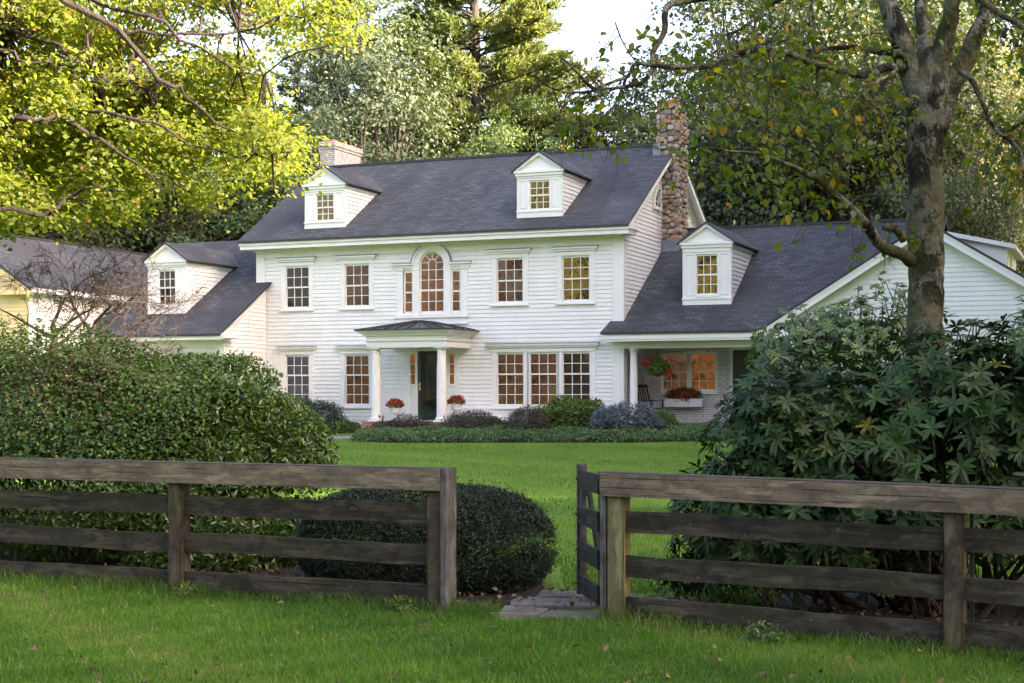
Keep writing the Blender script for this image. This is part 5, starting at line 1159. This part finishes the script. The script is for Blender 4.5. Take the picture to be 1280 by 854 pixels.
limbsB = [([(1140, 328), (1128, 318), (1103, 308), (1088, 290), (1077, 274), (1059, 256), (1040, 240), (1024, 226), (1000, 213), (980, 203), (955, 194), (925, 190), (885, 186)], 0.061, .008, -1.4),
          ([(1130, 300), (1119, 286), (1106, 284)], 0.043, .035, -.2), ([(1128, 84), (1109, 84), (1090, 92), (1075, 94), (1055, 90), (1039, 84), (1011, 78), (985, 66), (960, 61), (936, 64), (898, 77), (880, 84), (841, 84), (815, 82), (794, 80), (784, 95), (764, 103), (745, 110), (738, 109), (725, 95), (703, 73)], 0.040, .007, -2.2),
          ([(1125, 66), (1107, 66), (1085, 62), (1059, 60), (1030, 61), (1000, 64), (956, 62)], 0.036, .012, .8), ([(1105, -20), (1000, -15), (960, -8), (900, -4), (861, 0), (841, 4), (831, 15), (831, 39), (820, 58), (815, 70), (815, 88), (800, 104), (775, 109), (753, 112), (725, 116), (691, 111), (668, 94)], 0.043, .006, -2.0),
          ([(783, 95), (776, 116), (764, 137), (738, 160), (707, 175), (689, 193)], .016, .004, -.4), ([(769, 28), (779, 54), (795, 78)], .008, .006, 0), ([(1000, -12), (960, 8), (944, 23), (921, 39), (892, 45)], 0.020, .008, -.6),
          ([(1128, 80), (1115, 92), (1099, 101), (1085, 113), (1071, 123), (1058, 142), (1039, 163), (1030, 180)], 0.020, .006, -1.0), ([(1200, 90), (1213, 98), (1222, 115), (1231, 135), (1238, 152), (1250, 167), (1265, 178), (1276, 191), (1278, 208), (1274, 223)], 0.029, .008, -.9), ([(1245, 165), (1262, 162), (1290, 148), (1330, 135)], .028, .01, -.4),
          ([(1024, 226), (1022, 205), (1027, 190), (1022, 110), (1016, 20), (1014, -10)], .016, .012, .2), ([(1000, 213), (1002, 190), (975, 180), (950, 180), (900, 170)], .016, .004, -.6), ([(1110, 95), (1090, 130), (1075, 170), (1062, 205), (1060, 235)], .016, .004, -.8), ([(960, 61), (965, 100), (958, 140), (960, 190)], .012, .004, -.5), ([(936, 64), (930, 110), (915, 150), (890, 170)], .012, .004, -.3),
          ([(898, 77), (890, 110), (868, 150), (845, 175)], .010, .003, -.3), ([(1170, -30), (1210, -10), (1255, 20), (1290, 40)], 0.036, .02, -.5)]
allp = []
for p, a, b, dy in limbsB:
    f = rib(q, p, a, b, 13.5, dy, 8, .05); w_ = len(f); allp += [(f[k], k / w_, a) for k in range(w_ // 4, w_)]
wood_o = q.build('trunk', M['bark_birch'], tree, smooth=True)
# twigs and leaves
tq = MB(); lp = []
def toPx(p): w3 = p + np.array([TX, TY, tz]); return CX + F * w3[0] / w3[1], HY - F * (w3[2] - CH) / w3[1]
for p, t, a in allp:
    px, py = toPx(p); k = (2 if rg.uniform() < .55 else 1) if px > 880 else (1 if rg.uniform() < .5 else 0)
    if py > 165 and rg.uniform() < .72: k = 0
    for _ in range(k):
        d_ = rg.normal(0, 1, 3) * np.array([1, .9, .6]); d_[2] -= .55; grow(rg, p, d_, rg.uniform(.22, .5), .005, 1, tq, .5, -.5, .7, .22, 4, lp, (1, 3), .0018)
for i in range(215):     # the upper crown, twigs hung from the stems and limbs
    px, py = rg.uniform(850, 1330), rg.uniform(-110, 215)
    dens = np.interp(px, [850, 920, 1000, 1110, 1180, 1330], [.5, .9, 1, .9, .75, .9]) * np.interp(py, [-110, 60, 140, 215], [1, 1, .6, .03])
    if rg.uniform() > dens: continue
    p = B3(px, py, rg.uniform(11.9, 14.6) if px < 1080 else rg.uniform(13.8, 16.0)); d_ = rg.normal(0, 1, 3); d_[2] -= .5; grow(rg, p, d_, rg.uniform(.25, .5), .005, 1, tq, .5, -.4, .7, .2, 4, lp, (1, 3), .0018)
tq.build('twig', M['twig'], tree)
LP = np.array([x[0] for x in lp]); LD = np.array([x[1] for x in lp])
w3 = LP + np.array([TX, TY, tz]); lpx = CX + F * w3[:, 0] / w3[:, 1]
keep = rg.uniform(0, 1, len(LP)) < np.interp(lpx, [640, 830, 920, 1000], [.28, .24, .40, .44]); LP, LD = LP[keep], LD[keep]
rep = 2; LP = np.repeat(LP, rep, 0) + rg.normal(0, .035, (len(LP) * rep, 3)); LD = np.repeat(LD, rep, 0)
def ovate(rg, P, N, size, rnd):
    n = len(P); nn = nrm(N + rg.normal(0, .7, (n, 3))); a = rg.normal(0, .7, (n, 3)); a[:, 2] -= 1.0; a = nrm(a - nn * np.sum(a * nn, 1, keepdims=True)); b = np.cross(nn, a); L = (size * rg.uniform(.7, 1.25, n))[:, None]
    o = [(0, 0, 0), (.22, .28, .05), (.5, .36, .07), (.8, .20, .03), (1.05, 0, -.04), (.8, -.20, .03), (.5, -.36, .07), (.22, -.28, .05)]
    V = np.stack([P + a * L * x + b * L * y + nn * L * z for x, y, z in o], 1).reshape(-1, 3); i = np.arange(n)[:, None] * 8
    Fq = np.concatenate([i + np.array([[0, 1, 2, 3]]), i + np.array([[0, 3, 4, 5]]), i + np.array([[0, 5, 6, 7]])], 1).reshape(-1, 4); return V, Fq, np.repeat(rnd, 3)
V, Fq, rr = ovate(rg, LP, np.tile([[0, -.4, .6]], (len(LP), 1)), .074, rg.uniform(0, 1, len(LP)))
link('crown', np_mesh('crown', V, Fq, M['birch'], rr), tree)
print('birch leaves', len(LP))

# ---------------------------------------------------------------- grass and fallen leaves
rg = np.random.default_rng(150)
def blades(n, sampler, hgt, wid, lean=.45):
    x, y = sampler(n); n = len(x); z = ground(x, y); a = rg.uniform(0, 6.283, n); h = hgt * rg.uniform(.45, 1.3, n) * (1 + .35 * np.sin(x * 2.1) * np.sin(y * 1.7)); w_ = wid * rg.uniform(.7, 1.3, n); ln = rg.uniform(.1, 1, n) * lean * h * 1.5
    dx, dy = np.cos(a), np.sin(a); b = rg.uniform(0, 6.283, n); lx, ly = np.cos(b) * ln, np.sin(b) * ln
    B = np.stack([x, y, z], 1); W = np.stack([dx * w_ / 2, dy * w_ / 2, 0 * x], 1); Md = B + np.stack([lx * .3, ly * .3, h * .6], 1); Tp = B + np.stack([lx, ly, h * .95], 1)
    V = np.stack([B - W, B + W, Md + W * .75, Md - W * .75, Tp], 1).reshape(-1, 3); i = np.arange(n)[:, None] * 5
    Fq = np.concatenate([i + np.array([[0, 1, 2]]), i + np.array([[0, 2, 3]]), i + np.array([[3, 2, 4]])], 1).reshape(-1, 3); return V, Fq, np.repeat(np.clip(.5 * rg.uniform(0, 1, n) + .25 + .2 * np.sin(x * 1.3 + y) + .16 * np.sin(x * 4.1 - y * 2.3) * np.sin(y * 5.3) + .0 + (rg.uniform(0, 1, n) > .975) * .6, 0, 1), 3)
def fence_y(x): return np.where(x < .2, 13.0 - (x + .56) * .45, 12.4 - (x - .84) * .489)
def s_front(n):
    y = 9.2 + 7.2 * rg.uniform(0, 1, n) ** 1.3; x = rg.uniform(-1, 1, n) * (.37 * y + .2); k = (y < fence_y(x) + .12) & ~((x > -.15) & (x < .75) & (y > 12.5)); return x[k], y[k]
def s_edge(n):
    x = rg.uniform(-6, 5.2, n); y = fence_y(x) - np.abs(rg.normal(0, .13, n)) + .05; k = ~((x > -.1) & (x < .75) & (y > 12.2)); return x[k], y[k]
def s_back(n):
    y = 13.2 + 30 * rg.uniform(0, 1, n) ** 1.45; x = rg.uniform(-.26, .42, n) * y; k = (hd(x, y) < np.where(x < -3.4, -4.6, -5.15)) & (y > fence_y(x) + .35) & ~((x > -.1) & (x < 1.75) & (y < 14.1)) & ~((x < .5) & (y < 16.0)) & ~((x > 2.3) & (y < 15)) & ~((x < -1.2) & (y < 18)); return x[k], y[k]
V, Fq, rr = join([blades(260000, s_front, .052, .0055, .6), blades(15000, s_front, .085, .005, .7), blades(10000, s_edge, .13, .006, .7), blades(190000, s_back, .045, .008)])
tag(link('grass', np_mesh('grass', V, Fq, M['grass'], rr)), 'short green lawn grass on both sides of the fence', 'grass', kind='stuff')
def litter(n, f):
    x, y = f(n); P = np.stack([x, y, ground(x, y) + rg.uniform(.02, .06, len(x))], 1); return kites(rg, P, np.tile([[0, 0, 1.]], (len(P), 1)), .056, .7, .5, fold=.2)
def s_bed(n):
    x = rg.uniform(-6.5, 6, n); y = fence_y(x) + rg.uniform(.1, 2.2, n); k = ~((x > 0) & (x < 1.8)); return x[k], y[k]
def s_path(n): x = rg.uniform(-.2, 1.9, n); y = rg.uniform(12.6, 14.3, n); k = y > fence_y(x) + .2; return x[k], y[k]
V, Fq, rr = join([litter(420, s_front), litter(60, s_edge), litter(2600, s_bed), litter(200, s_path), litter(120, s_back)])
tag(link('fallen_leaves', np_mesh('fallen_leaves', V, Fq, M['dead'], rr)), 'scattered dry brown fallen leaves on the grass and beds', 'fallen leaves', kind='stuff')
# weeds at the foot of the fence
for i, (x, y, s, lb) in enumerate([(1.95, 11.55, .17, 'pale green weed at the foot of the right fence'), (-.95, 12.95, .14, 'small green weed beneath the left fence near its end'), (-3.1, 13.95, .13, 'small green weed under the left fence beside its post'), (1.35, 13.0, .26, 'tuft of long grass beside the path behind the right fence')]):
    shrub('weed', gl(x, y), (s, s, s), 220, .06, 'bright' if i else 'rhodo_light', lb, 160 + i, 0, .35 if i < 3 else .08, .8, .3, 0, -.1, .2, .1, 'weed', 0)
